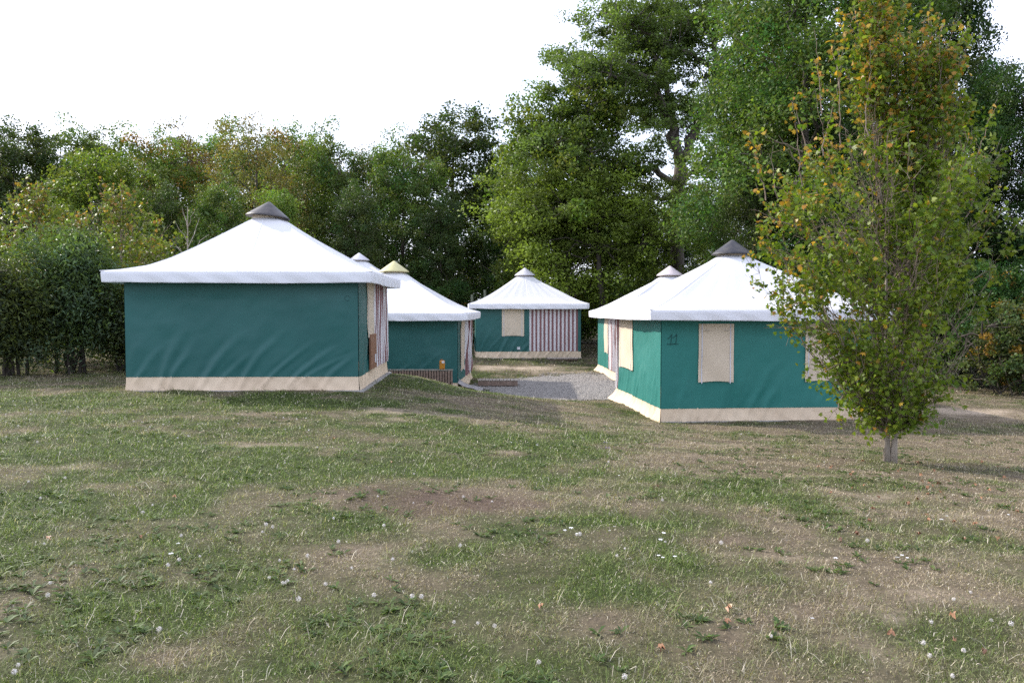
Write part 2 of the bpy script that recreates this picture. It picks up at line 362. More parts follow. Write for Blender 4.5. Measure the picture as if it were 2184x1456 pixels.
tag(np_mesh('gravel_yard', Vg, Fg, m, smooth=True), 'pale grey gravel yard between the tents', kind='structure')
# loose stones
def stones(n, seed):
    rg = np.random.default_rng(seed); x = rg.uniform(-1.6, 8, n); y = rg.uniform(21.5, 31, n)
    k = (gravel_mask(x, y) > -.35) & ~in_tent(x, y, .05); x, y = x[k], y[k]
    base = np.array([[1,0,0],[-.2,.9,0],[-.9,-.1,0],[0,-.8,0],[.1,.1,.7]]); Fb = np.array([[0,1,4],[1,2,4],[2,3,4],[3,0,4]])
    s = rg.uniform(.012, .04, len(x)); a = rg.uniform(0, 6.3, len(x)); ca, sa = np.cos(a), np.sin(a)
    P = base[None] * s[:, None, None] * rg.uniform(.6, 1.3, (len(x), 5, 1))
    X = P[..., 0] * ca[:, None] - P[..., 1] * sa[:, None] + x[:, None]; Y = P[..., 0] * sa[:, None] + P[..., 1] * ca[:, None] + y[:, None]
    Z = P[..., 2] + ground(x, y)[:, None] + .008
    return np.stack([X, Y, Z], -1).reshape(-1, 3), (Fb[None] + np.arange(len(x))[:, None, None] * 5).reshape(-1, 3)
V_, F_ = stones(16000, 5)
tag(np_mesh('gravel', V_, F_, M['gravel']), 'loose grey gravel stones', 'gravel', kind='stuff')

# ------------------------------------------------------------------ tents
HW, EW, EZ, VZ = 2.3, 2.63, 2.345, 2.125
FT = [(0,0),(.1,.035),(.25,.15),(.375,.33),(.5,.56),(.625,.81),(.75,1.06),(.85,1.245),(1,1.50)]
FS = [(0,0),(.1,.08),(.25,.27),(.375,.46),(.5,.665),(.625,.875),(.75,1.08),(.85,1.25),(1,1.50)]
def fprof(q):
    return float(np.interp(q, [a for a, _ in FT], [c for _, c in FT]))
FQ = np.linspace(0, 1, 201)
_k = np.exp(-np.linspace(-2.5, 2.5, 25) ** 2); _k /= _k.sum()
def _sm(T): return np.convolve(np.pad(np.interp(FQ, [a for a, _ in T], [c for _, c in T]), 12, mode='reflect', reflect_type='odd'), _k, 'valid')
FVC, FVS = _sm(FT), _sm(FS)
def face_point(face, s, z, out):
    if face == 'front': return (-HW + s, -HW - out, z)
    if face == 'right': return (HW + out, -HW + s, z)
    if face == 'back': return (HW - s, HW + out, z)
    return (-HW - out, HW - s, z)
def wrinkle(s, z, seed, amp=1.0, style=1):
    """sagging diagonal folds near the foot, shallow billow above"""
    s = np.asarray(s, float); z = np.asarray(z, float)
    win = np.clip(s / .25, 0, 1) * np.clip((2 * HW - s) / .25, 0, 1); win = win * win * (3 - 2 * win)
    rg = np.random.default_rng(seed * 7 + 1); fold = 0; n = 11 if style == 1 else 13
    for k in range(n):
        s0 = -.3 + (2 * HW + .2) * (k + rg.uniform(-.3, .3)) / n
        if style == 1: a_ = rg.uniform(.35, .7) + .30 * s0 / 2; b_ = rg.uniform(.55, 1.15)
        else: a_ = rg.uniform(.10, .55); b_ = rg.uniform(.8, 1.5)
        am = rg.uniform(.018, .046); wd = rg.uniform(.035, .075)
        t_ = np.clip((z - .22) / b_, -.4, 1.3); ln = s0 + a_ * np.sign(t_) * np.abs(t_) ** 1.15 + (vnoise(z * 3.0, z * 0 + k, seed) - .5) * .08
        d_ = (s - ln) / (wd * (1 + .9 * np.clip(t_, 0, 2))); t_ = np.clip(t_, 0, 2); fold = fold + am * np.clip(1 - t_, 0, 1) ** .8 * (np.exp(-d_ * d_) - .55 * np.exp(-(d_ + 1.5) ** 2))
    f = 1.0; gate = 1.0
    big = (fbm(s, z, 1.6, seed + 5, 2) - .5) * .10
    fine = (fbm(s * 1.6 - z * .9, z * 1.5 + s * .4, .45, seed + 8, 2) - .5) * .016
    top = np.clip((2.1 - z) / .3, 0, 1)
    return amp * win * top * (fold * f * gate + big + fine)
def make_tent(key, label, cap, facade, teal='teal', flaps={}, detail=True, cap_tilt=(0, 0), apex_dx=0.0, seed=1, skirt_out={}, styles={}):
    straight = .3 if key == 'A' else .85
    cx, cy, bz, a = TENTS[key]
    root = empty('canvas_tent', (cx, cy, bz), math.atan(a), label, 'tent', 'canvas bungalow tents')
    names = {'front': 'front_wall', 'right': 'side_wall', 'back': 'rear_wall', 'left': 'side_wall'}
    for fi, face in enumerate(('front', 'right', 'back', 'left')):
        sd = seed * 13 + fi * 7; st = styles.get(face, 1)
        s0, s1 = 0.0, 2 * HW
        cur = facade['curtain'] if facade['face'] == face else None
        segs = [(0, 2 * HW)]
        if cur: segs = [q for q in ((0, cur[0]), (cur[1], 2 * HW)) if q[1] - q[0] > .02]
        nz_ = 56 if detail else 12
        zs = np.linspace(.25, 2.34, nz_)
        for (u0, u1) in segs:
            mb = MB()
            ns = max(3, int((u1 - u0) / (.05 if detail else .2)))
            ss = np.linspace(u0, u1, ns)
            S, Z = np.meshgrid(ss, zs); O = wrinkle(S, Z, sd, 1.0, st) + .012
            mb.grid([[face_point(face, S[i, j], Z[i, j], O[i, j]) for j in range(ns)] for i in range(nz_)])
            w_ = mb.build('wall', M[teal], root, smooth=True)
            w_['label'] = {'front': 'teal canvas wall', 'right': 'teal canvas side wall', 'back': 'teal canvas rear wall', 'left': 'teal canvas side wall'}[face]
        # seam lines + hem
        # skirt
        sk = MB(); ns = 170 if detail else 16; so_ = skirt_out.get(face, .03)
        rows = []
        for z in (.262, .22, .17, .12, .07, .02, -.02, -.035):
            row = []; WR = wrinkle(2 * HW * np.arange(ns + 1) / ns, max(z, .25) + 0 * np.arange(ns + 1) - (.26 - max(z, .02)) * .8, sd, 1.0, st)
            for j in range(ns + 1):
                s = 2 * HW * j / ns; tt = (.262 - z) / .297
                win = min(1, s / .15, (2 * HW - s) / .15)
                wv = .010 * math.sin(s * 13 + z * 16 + sd) * tt + .006 * math.sin(s * 31 - z * 20 + sd * 2) * tt
                o = wv * win + float(WR[j]) * (1.15 - .75 * tt) + .004 + so_ * (1 - (.75 if face == 'left' else 0) * s / (2 * HW)) * tt ** 1.6
                if face in ('front', 'back'):
                    p = list(face_point(face, s, z, o + .002)); p[0] += (-1 if p[0] < 0 else 1) * so_ * tt ** 1.6 * max(0, abs(p[0]) / HW - .9) * 10 * 0.6
                else:
                    p = list(face_point(face, s, z, o + .002)); p[1] += (-1 if p[1] < 0 else 1) * so_ * tt ** 1.6 * max(0, abs(p[1]) / HW - .9) * 10 * 0.6
                row.append(p)
            rows.append(row)
        sk.grid(rows); sk.build('skirt', M['skirt'], root, smooth=True)
        # striped curtain
        if cur:
            cb = MB(); wst = .088; n_st = int(round((cur[1] - cur[0]) / wst)); per = 8; nn = n_st * per
            amp = facade.get('pleat', .006); zs2 = np.linspace(.27, 2.34, 26)
            P = []
            for z in zs2:
                row = []
                for j in range(nn + 1):
                    s = cur[0] + (cur[1] - cur[0]) * j / nn
                    ph = s * 2 * math.pi / facade.get('plen', .35) + .6 * math.sin(z * 1.7 + s * 2)
                    o = amp * (math.sin(ph) + .5 * math.sin(ph * 2.3 + 1 + z)) + .015 + (float(vnoise(s * 3, z * 2, sd)) - .5) * amp * 1.5
                    sx = s + amp * .8 * math.cos(ph * 1.1) * min(1, (s - cur[0]) * 3, (cur[1] - s) * 3)
                    row.append(face_point(face, sx, z, o))
                P.append(row)
            cb.grid(P, mi=lambda i, j: ((j // per) % 2))
            c_ = cb.build('door_curtain', [M['stripe_w'], M['stripe_m']], root, smooth=True)
            c_['label'] = 'white curtain with maroon vertical stripes'
            if facade.get('board'):
                bb = MB(); s0b, s1b = facade['board']
                rows = [[face_point(face, s, z, .05) for s in (s0b, s1b)] for z in (.3, 1.05)]
                rows2 = [[face_point(face, s, z, .085) for s in (s0b, s1b)] for z in (.3, 1.05)]
                bb.grid(rows2); bb.quad(rows[1][0], rows2[1][0], rows2[1][1], rows[1][1]); bb.quad(rows[0][0], rows2[0][0], rows2[1][0], rows[1][0]); bb.quad(rows[0][1], rows2[0][1], rows2[1][1], rows[1][1])
                q = bb.build('door_panel', M['board'], root)
                bh = MB(); p1 = face_point(face, (s0b + s1b) / 2 + .12, .42, .10); p2 = face_point(face, (s0b + s1b) / 2 + .12, .60, .10)
                bh.tube([p1, p2], .02, 6); bh.build('handle', M['label'], q)
        # window flaps
        for (f0, f1, z0, z1) in flaps.get(face, []):
            fb = MB(); nu, nv = 18, 28; P = []; P2 = []
            for i in range(nv + 1):
                z = z1 + (z0 - z1) * i / nv; row = []; row2 = []
                for j in range(nu + 1):
                    u = j / nu; s = f0 + (f1 - f0) * u
                    zb = z - (.025 * (4 * (u - .5) ** 2) * (i / nv))
                    o = float(wrinkle(s, max(zb, .4), sd, .8, st)) + .035 + .012 * math.sin(u * 5 + (1 - i / nv) * 9 + sd) * (i / nv) ** 2 + .018 * (i / nv) * math.sin(u * math.pi)
                    row.append(face_point(face, s, zb, o)); row2.append(face_point(face, s, zb, o - .012))
                P.append(row); P2.append(row2)
            fb.grid(P); fb.grid([r_[::-1] for r_ in P2])
            fb.grid([P[-1], P2[-1]]); fb.grid([[r_[0] for r_ in P], [r_[0] for r_ in P2]]); fb.grid([[r_[-1] for r_ in P2], [r_[-1] for r_ in P]])
            fl = fb.build('window_flap', M['cream'], root, smooth=True)
            fl['label'] = 'cream roll-down window flap'
            if detail:
                for u in (.09, .90):
                    st_ = MB(); j = u * nu; rows = []
                    for dd in (-.011, .011):
                        rr = []
                        for i in range(nv + 1):
                            jj = min(nu - 1, int(j)); fr = j - jj; A_, B_ = np.array(P[i][jj]), np.array(P[i][jj + 1]); p = A_ * (1 - fr) + B_ * fr
                            along = (B_ - A_) / np.linalg.norm(B_ - A_); nrm = np.cross(along, (0, 0, 1)); rr.append(p + along * dd + nrm * .006)
                        rows.append(rr)
                    # webbing is slightly longer than the flap
                    for rr in rows: rr.append(rr[-1] + np.array([0, 0, -.03]))
                    st_.grid(rows); st_.build('webbing_strap', M['webbing'], fl)
                if z1 < 2.2:
                    for u in (.22, .77):
                        hb = MB(); s = f0 + (f1 - f0) * u; zc = z1 - .14
                        p = [face_point(face, s - .045, zc + .035, .075), face_point(face, s - .04, zc, .085), face_point(face, s + .03, zc - .005, .085), face_point(face, s + .045, zc + .02, .08)]
                        hb.tube(p, .006, 6); hb.build('hook', M['hook'], fl)
    # roof
    nth, nt_ = 4 * 30, 30
    V = []; F = []
    for i in range(nt_ + 1):
        tt = (i / nt_); q = tt * .885; rho = 1 - q; bl = tt ** 4
        zc, zs_ = float(np.interp(q, FQ, FVC)), float(np.interp(q, FQ, FVS))
        for k in range(nth):
            side, fr = divmod(k, 30); e = -1 + 2 * fr / 30
            p = [(e, -1), (1, e), (-e, 1), (-1, -e)][side]
            ang = math.atan2(p[1], p[0]); c_ = (math.cos(ang), math.sin(ang))
            px_ = EW * rho * (p[0] * (1 - bl) + c_[0] * bl); py_ = EW * rho * (p[1] * (1 - bl) + c_[1] * bl)
            kk = straight + (.55 * c_[0] if key == 'A' else 0); zz = EZ + zc * (1 - kk) + zs_ * kk
            env = math.sin(math.pi * min(1, tt * 1.05)) if tt < .95 else .2
            zz2 = zz + env * (.011 * math.sin(ang * 36 + 2 * math.sin(ang * 3 + seed)) * (.4 + .6 * abs(math.sin(ang * 2.0))) + .035 * (float(vnoise(ang * 2.5 + 9, tt * 2.2, seed)) - .5) - .035 * (1 - abs(e)) ** 1 * 1.0)
            V.append((px_ + apex_dx * tt ** 1.5, py_, zz2))
    for i in range(nt_):
        for k in range(nth):
            F.append((i * nth + k, i * nth + (k + 1) % nth, (i + 1) * nth + (k + 1) % nth, (i + 1) * nth + k))
    roof = np_mesh('roof', np.array(V), F, M['white'], root, smooth=True)
    sm_ = MB()
    for k in (0, 30, 60, 90, 15, 45, 75, 105):
        sm_.tube([(V[i * nth + k][0], V[i * nth + k][1], V[i * nth + k][2] + .002) for i in range(0, nt_ + 1)], .006, 4)
    sm_.build('seams', M['valance'], roof)
    # valance hanging from the eave
    V = []; F = []; levels = [(EZ - .001, -.03), (EZ - .001, .0), (EZ - .012, .016), (EZ - .06, .020), ((EZ + VZ) / 2, .018), (VZ + .02, .012), (VZ, .006), (VZ + .004, -.012), (EZ - .02, -.02)]
    nv_ = 4 * 40
    for li, (z, o) in enumerate(levels):
        for k in range(nv_):
            side, fr = divmod(k, 40); e = -1 + 2 * fr / 40
            p = [(e, -1), (1, e), (-e, 1), (-1, -e)][side]
            s = e * EW + side * 7; drop = (EZ - z) / (EZ - VZ)
            wv = (.010 * math.sin(s * 9 + z * 14 + seed) + .012 * (float(vnoise(s * 3, z * 6, seed + 3)) - .5)) * drop * (1 - abs(e) ** 6)
            cr_ = 1 - .012 * (abs(e) > .97)
            r_ = (EW + o + (wv if li > 2 else 0)) * cr_
            sag = -.015 * (1 - e * e) * (1 if z < 2.3 else .3) + (.02 * (float(vnoise(s * 1.3, 1.0, seed + 9)) - .5) if z < 2.3 else 0)
            V.append((p[0] * r_, p[1] * r_, z + sag))
    for i in range(len(levels) - 1):
        for k in range(nv_): F.append((i * nv_ + k, (i + 1) * nv_ + k, (i + 1) * nv_ + (k + 1) % nv_, i * nv_ + (k + 1) % nv_))
    np_mesh('valance', np.array(V), F, M['valance'], roof, smooth=False)
    # eave bar under the roof
    eb = MB(); q = EW - .04
    for (p, r_) in (((-q, -q), (q, -q)), ((q, -q), (q, q)), ((q, q), (-q, q)), ((-q, q), (-q, -q))): eb.tube([(p[0], p[1], EZ - .05), (r_[0], r_[1], EZ - .05)], .018, 6)
    eb.build('eave_bar', M['hook'], roof)
    # cap
    cb = MB(); cb.lathe([(.010, .40), (.03, .392), (.15, .290), (.30, .165), (.44, .045), (.482, .004), (.488, -.014), (.480, -.022), (.45, .0), (.30, .12), (.1, .28)], 40)
    cp = cb.build('roof_cap', M[cap], root, smooth=True); cp.scale = (1, 1, .86); cp.location = (apex_dx, 0, 3.675); cp.rotation_euler = (cap_tilt[0], cap_tilt[1], 0)
    cl = MB(); cl.lathe([(.36, 3.50), (.335, 3.60), (.32, 3.68), (.30, 3.78)], 32); k_ = cl.build('collar', M['cream'], cp, smooth=True)
    k_.location = (0, 0, -3.66)
    return root

def make_slab(key, label, dx=0.12):
    cx, cy, bz, a = TENTS[key]
    o = empty('concrete_slab', (cx, cy, bz), math.atan(a))
    mb = MB(); mb.box(0, 0, -.14, 2 * HW + 2 * dx, 2 * HW + 2 * dx, .24, bev=.02)
    q = mb.build('slab', M['concrete'], None); q.location = o.location; q.rotation_euler = o.rotation_euler
    bpy.data.objects.remove(o); q.name = 'concrete_slab'
    tag(q, label, 'slab', 'slabs under the tents')
    return q

tA = make_tent('A', 'large teal canvas tent nearest on the left with a dark weathered roof cap', 'cap_dark',
    {'face': 'right', 'curtain': (1.98, 4.50), 'pleat': .03, 'plen': .31, 'board': (1.2, 2.12)},
    flaps={'right': [(1.05, 2.10, 1.02, 2.3)]}, cap_tilt=(R(-2), R(5)), apex_dx=-.07, seed=2, styles={'front': 1})
tB = make_tent('B', 'teal canvas tent behind the young maple with the number 11 on it', 'cap_darkb',
    {'face': 'left', 'curtain': (.02, .42), 'pleat': .03, 'plen': .2}, teal='teal_b',
    flaps={'front': [(.80, 1.56, .83, 2.05), (3.14, 3.89, .83, 2.05)], 'left': [(.50, 1.95, .88, 2.3)]}, seed=5, skirt_out={'left': .22}, styles={'front': 2, 'left': 2}, apex_dx=.02)
tC = make_tent('C', 'teal canvas tent facing the yard at the far end, striped maroon and white front', 'cap_white',
    {'face': 'front', 'curtain': (2.33, 4.47), 'pleat': .006}, flaps={'front': [(1.13, 2.10, .95, 2.3)]}, seed=8)
tD = make_tent('D', 'teal canvas tent with a pale yellow cap behind the grass bank', 'cap_yellow',
    {'face': 'right', 'curtain': (2.33, 4.47), 'pleat': .05, 'plen': .3}, flaps={'right': [(1.05, 2.1, .55, 2.3)]}, seed=11, skirt_out={'right': .1})
tE = make_tent('E', 'hindmost tent of the left row, only its white roof top and pale cap showing', 'cap_white',
    {'face': 'right', 'curtain': (2.33, 4.47)}, detail=False, seed=14)
tF = make_tent('F', 'canvas tent with a pinkish white cap half hidden behind the right front tent', 'cap_pink',
    {'face': 'left', 'curtain': (2.75, 4.5), 'pleat': .03, 'plen': .22}, teal='teal_b', flaps={'left': [(1.85, 2.75, .85, 2.3)]}, seed=17, skirt_out={'left': .22})
make_slab('A', 'grey slab under the nearest left tent, its edge showing on the right'); make_slab('B', 'grey slab edge under the tent with the number 11', .06)
make_slab('C', 'thin slab edge below the striped front of the far tent', .05); make_slab('D', 'slab under the tent with the yellow cap', .05)
make_slab('F', 'slab under the half hidden tent with the pinkish cap', .05)

# handwritten 11 on tent B, ring mark on tent A, white maker's patch on tent C
def strokes(name, root, lines, y, rad=.006, mat='ink', label=None):
    mb = MB()
    for ln in lines: mb.tube([(p[0], y, p[1]) for p in ln], rad, 5)
    o = mb.build(name, M[mat], root)
    if label: o['label'] = label
    return o
def wy(sd, s, z, st): return -HW - .012 - float(wrinkle(s, z, sd, 1.0, st)) - .006
def wall_strokes(root, sd, st, lines, rad, label, name='number_mark'):
    mb = MB()
    for ln in lines:
        pts = []
        for (p, q) in zip(ln[:-1], ln[1:]):
            for k in range(5):
                s = p[0] + (q[0] - p[0]) * k / 5; z = p[1] + (q[1] - p[1]) * k / 5; pts.append((-HW + s, wy(sd, s, z, st), z))
        s, z = ln[-1]; pts.append((-HW + s, wy(sd, s, z, st), z)); mb.tube(pts, rad, 5)
    o = mb.build(name, M['ink'], root); o['label'] = label
wall_strokes(tB, 5 * 13, 2, [[(.13, 1.72), (.22, 1.83), (.19, 1.60)], [(.11, 1.62), (.25, 1.62)], [(.25, 1.75), (.33, 1.84), (.30, 1.61)], [(.24, 1.63), (.36, 1.62)]], .0055, 'handwritten number 11')
ring = [(4.40 + .055 * math.cos(k * .55), 1.82 + .05 * math.sin(k * .55)) for k in range(11)]
wall_strokes(tA, 2 * 13, 1, [ring], .0032, 'faint round pen mark')
mb = MB(); mb.box(-HW + 1.86, -HW - .05, .40, .13, .012, .12); o = mb.build('fabric_patch', M['label'], tC); o['label'] = 'small white fabric patch'

# wooden step beside tent D, pallet at tent C, slatted panel, amber canister, poles
cx, cy = -.45, 26.35; gz = g1(cx, cy) + .04
st = empty('wooden_step', (cx, cy, gz), 0, 'low grey wooden step on the gravel beside the yellow-capped tent', 'step')
mb = MB(); mb.box(0, -.30, .065, 1.26, .05, .15, bev=.006); mb.build('front_beam', M['wood'], st)
mb = MB(); mb.box(0, .30, .065, 1.26, .05, .15, bev=.006); mb.build('rear_beam', M['wood'], st)
for k in range(11):
    mb = MB(); mb.box(-.575 + k * .115, 0, .155 + .002 * (k % 3), .10, .68, .022, bev=.004); mb.build('slat', M['wood_l'], st)
cx, cy = 2.15, 35.35; gz = g1(cx, cy)
st = empty('wooden_pallet', (cx, cy, gz), math.atan(.055), 'flat slatted pallet on the grass before the striped door of the far tent', 'pallet')
for y in (-.3, .3):
    mb = MB(); mb.box(0, y, .03, 1.3, .08, .06); mb.build('bearer', M['wood'], st)
for k in range(10):
    mb = MB(); mb.box(-.59 + k * .131, 0, .073, .11, .8, .022, bev=.004); mb.build('slat', M['wood_l'], st)

cx, cy = -2.85, 23.55
pn = empty('slatted_panel', (cx, cy, -.80), 0, 'low brown slatted wooden panel standing on edge at the foot of the yellow-capped tent', 'panel')
mb = MB()
for k in range(30):
    mb.box(-1.13 + k * .0776, .0, .33 + .003 * math.sin(k * 3), .056, .03, .60, bev=.004)
mb.build('slats', M['wood'], pn); mb = MB(); mb.box(0, .03, .33, 2.28, .01, .58); mb.build('gap_shade', M['bark_dark'], pn)  # dark sheet added behind the slats to paint shade into the gaps
mb = MB(); mb.box(0, 0, .653, 2.32, .05, .022, bev=.004); mb.box(0, .025, .22, 2.30, .02, .03); mb.build('rail', M['wood_l'], pn)
x, y, z = at(943, 789, 23.55)
cn = empty('amber_canister', (x, 23.56, -.80 + .664), 0, 'amber plastic canister with a white label standing on the slatted panel', 'canister')
mb = MB(); mb.box(0, 0, .13, .155, .09, .26, bev=.02); mb.build('body', M['amber'], cn)
mb = MB(); mb.tube([(-.02, 0, .255), (-.02, 0, .295)], .028, 12); mb.build('lid', M['board'], cn)
mb = MB(); mb.box(.028, -.047, .21, .075, .004, .065); mb.build('paper_label', M['label'], cn)
for (px, py, tl) in ((1007, 628, .02), (1034, 618, -.07)):
    x, y, z = at(px, py, 43.0); g = g1(x, 43)
    mb = MB(); mb.tube([(x - tl * 2, 43, g - .2), (x, 43, z)], .075, 8)
    tag(mb.build('wooden_pole', M['pole']), 'greenish pole behind the far tent, the %s of two' % ('left one' if tl > 0 else 'right tilted one'), 'pole')
# crumpled groundsheet corner beside tent D
gs = MB(); P = []
for i in range(9):
    row = []
    for j in range(9):
        u, v = i / 8, j / 8; x = -1.62 + .75 * u; y = 24.6 + 1.0 * v - .25 * u
        row.append((x, y, g1(x, y) + .05 + .36 * (1 - u) ** 1.5 * (1 - abs(v - .3)) * .9 + .05 * (float(vnoise(u * 5, v * 5, 8)) - .3)))
    P.append(row)
m, t, b = newmat('grey_groundsheet'); noise_col(t, b, (.24, .22, .22), (.33, .30, .29), 6, 5); b.inputs['Roughness'].default_value = .6; M['sheet'] = m
gs.grid(P); tag(gs.build('groundsheet', M['sheet'], smooth=True), 'crumpled grey groundsheet corner at the foot of the yellow-capped tent', 'groundsheet')

# ------------------------------------------------------------------ trees
def leaf_cloud(name, P, size, col, mat, parent, rg, aspect=.6, up=.35):
    """P (n,3) leaf centres, size (n,), col (n,3): bent diamond leaves"""
    n = len(P)
    nr = rg.normal(size=(n, 3)); nr[:, 2] = np.abs(nr[:, 2]) + up; nr /= np.linalg.norm(nr, axis=1)[:, None]
    a = rg.normal(size=(n, 3)); u = np.cross(nr, a); u /= np.linalg.norm(u, axis=1)[:, None]; v = np.cross(nr, u)
    s = size[:, None]
    A = P + u * s * .55; Cc = P - u * s * .55; B = P + v * s * .5 * aspect + nr * s * .12; D = P - v * s * .5 * aspect + nr * s * .12
    V = np.stack([A, B, Cc, D], 1).reshape(-1, 3); F = np.arange(4 * n).reshape(n, 4)
    return np_mesh(name, V, F, mat, parent, col=np.repeat(col, 4, 0))
def limb_tube(mb, p0, p1, r0, r1, rg, n=5, sag=0., sides=6, wob=.06):
    p0, p1 = np.array(p0, float), np.array(p1, float); Ln = np.linalg.norm(p1 - p0); pts = []; rs = []
    for i in range(n + 1):
        f = i / n; p = p0 + (p1 - p0) * f + rg.normal(size=3) * Ln * wob * math.sin(math.pi * f); p[2] += -sag * Ln * math.sin(math.pi * f)
        pts.append(tuple(p)); rs.append(r0 + (r1 - r0) * f)
    mb.tube(pts, rs, sides, cap=False); return pts
def tree_meshes(seed, H, W, crown0, nlobe, ncl, nleaf, lsize, base, var=.35, autumn=0., acol=(.30, .14, .03), clr=.85, bark_='bark', topsparse=.0, stems=1, tip=None, shape=1.0):
    """build a tree's trunk and crown meshes about the origin; returns (trunk_mesh, crown_mesh)"""
    rg = np.random.default_rng(seed); mb = MB()
    tops = []
    for s in range(stems):
        off = rg.normal(size=2) * (.25 if stems > 1 else 0); lean = rg.normal(size=2) * W * (.06 if stems == 1 else .35)
        r0 = H * .019 / math.sqrt(stems); K = 9; pts = []; rs = []
        for i in range(K + 1):
            f = i / K; pts.append((off[0] + lean[0] * f + rg.normal() * .05 * H * .15 * f, off[1] + lean[1] * f + rg.normal() * .05 * H * .15 * f, -.3 + (H * .9 + .3) * f)); rs.append(max(.02, r0 * (1.25 if i == 0 else 1) * (1 - f * .88)))
        mb.tube(pts, rs, 8); tops.append(pts)
    lobes = []
    for k in range(nlobe):
        f = (k + .5) / nlobe; z = crown0 + (H - crown0) * (.06 + .86 * f ** .85)
        prof = math.sin(math.pi * (.16 + .76 * ((z - crown0) / (H - crown0)) ** (1.0 * shape))) ** .8
        rr = W * prof * rg.uniform(.35, .72); a = k * 2.399 + rg.uniform(-.4, .4)
        lr = W * rg.uniform(.30, .48) * (.75 + .35 * prof)
        lobes.append((np.array([rr * math.cos(a), rr * math.sin(a), z]), lr))
        tp = tops[k % stems]; zi = max(0, z - rr * .6); j = int(np.argmin([abs(p[2] - zi) for p in tp]))
        lp = limb_tube(mb, tp[j], lobes[-1][0], max(.03, H * .008 * (1.2 - f)), .02, rg, 5, -.03)
        for q in range(3):
            e = lobes[-1][0] + rg.normal(size=3) * lr * .6; limb_tube(mb, lp[3], e, .03, .008, rg, 3, sides=4)
    CP = []; CS = []; CC = []
    base = np.array(base); acol = np.array(acol)
    for k in range(ncl):
        c, lr = lobes[rg.integers(nlobe)] if k >= nlobe * 3 else lobes[k % nlobe]
        d = rg.normal(size=3); d /= np.linalg.norm(d); d[2] = d[2] * .8 + .12
        cc = c + d * lr * rg.uniform(.55, 1.08)
        if cc[2] < crown0 * .6: cc[2] = crown0 * .6 + rg.uniform(0, .8)
        f = (cc[2] - crown0) / (H - crown0)
        nl = int(nleaf * rg.uniform(.6, 1.4) * (1 - topsparse * max(0, f)))
        cr_ = clr * rg.uniform(.6, 1.25)
        g = rg.normal(size=(nl, 3)); rad_ = rg.uniform(.2, 1, nl) ** .6
        g = g / np.linalg.norm(g, axis=1)[:, None] * rad_[:, None] * cr_ * np.array([1, 1, .72])
        P = cc + g; CP.append(P); CS.append(rg.uniform(.65, 1.3, nl) * lsize)
        cl = base * (1 + rg.normal() * var * .5) * np.array([1 + rg.normal() * .12, 1, 1 + rg.normal() * .12])
        if autumn and rg.random() < autumn * (.3 + 1.4 * max(0, f)): cl = cl * .35 + acol * .65 * rg.uniform(.7, 1.2)
        lc = np.clip(cl[None] * (1 + rg.normal(size=(nl, 1)) * .22), .008, .6) * np.ones((nl, 3)); lc[:, 0] *= 1 + rg.normal(size=nl) * .12
        CC.append(lc)
    P = np.concatenate(CP); S = np.concatenate(CS); Cl = np.clip(np.concatenate(CC), .006, .7)
    tr = mb.build('trunk', M[bark_], None, smooth=True); cr2 = leaf_cloud('crown', P, S, Cl, M['leaf'], None, rg)
    a, b2 = tr.data, cr2.data; bpy.data.objects.remove(tr); bpy.data.objects.remove(cr2); return a, b2
def put_tree(name, meshes, x, y, z, rz, s, label, cat='tree', group=None, sz=None):
    o = empty(name, (x, y, z), rz, label, cat, group); o.scale = (s, s, sz or s)
    for nm, me in zip(('trunk', 'crown'), meshes):
        c = bpy.data.objects.new(nm, me); C.objects.link(c); c.parent = o
    return o

DG = (.062, .104, .034); MG = (.100, .152, .042); LG = (.120, .175, .040); OL = (.150, .150, .048); YG = (.150, .170, .028)
TM = {
 'oakd':  tree_meshes(1, 14, 4.6, 1.2, 17, 330, 115, .19, DG),
 'oakm':  tree_meshes(2, 13, 4.4, 1.0, 16, 320, 115, .18, MG, autumn=.0),
 'loose': tree_meshes(3, 13, 3.8, 1.5, 17, 320, 100, .17, LG, autumn=.10, topsparse=.35, clr=.8),
 'olive': tree_meshes(4, 13, 4.6, 1.2, 18, 360, 95, .15, OL, autumn=.25, acol=(.20, .13, .045), topsparse=.45, clr=.85),
 'autumn': tree_meshes(5, 13, 3.4, 2.0, 15, 280, 90, .16, (.14, .16, .045), autumn=.45, acol=(.20, .13, .045), topsparse=.5, clr=.65),
 'green': tree_meshes(6, 11, 4.2, .6, 16, 320, 120, .17, (.125, .195, .038), autumn=.0),
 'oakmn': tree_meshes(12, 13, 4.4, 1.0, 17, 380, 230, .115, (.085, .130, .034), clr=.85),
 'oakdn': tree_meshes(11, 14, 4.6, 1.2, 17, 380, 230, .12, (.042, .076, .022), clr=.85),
 'low':   tree_meshes(7, 6.5, 3.6, .1, 13, 230, 110, .16, (.055, .10, .026), autumn=.05),
}
def plant(kind, px, ytop, Y, H0, label, group, name='broadleaf_tree', rz=None, sw=1.0, base=None):
    """stand a tree so that its top reaches the pixel height ytop at distance Y"""
    p = at(px, ytop, Y); x = p[0]; g = g1(x, min(Y, 76)); s = (p[2] - g) / H0
    return put_tree(name, TM[kind], x, Y, g, rnd.uniform(0, 6.3) if rz is None else rz, s * sw, label, 'tree', group, sz=s)
HH = {'oakmn': 13.2, 'oakdn': 14.2, 'oakd': 14.2, 'oakm': 13.2, 'loose': 13.2, 'olive': 13.2, 'autumn': 13.2, 'green': 11.2, 'low': 6.6}
back = 'trees of the far wood edge'
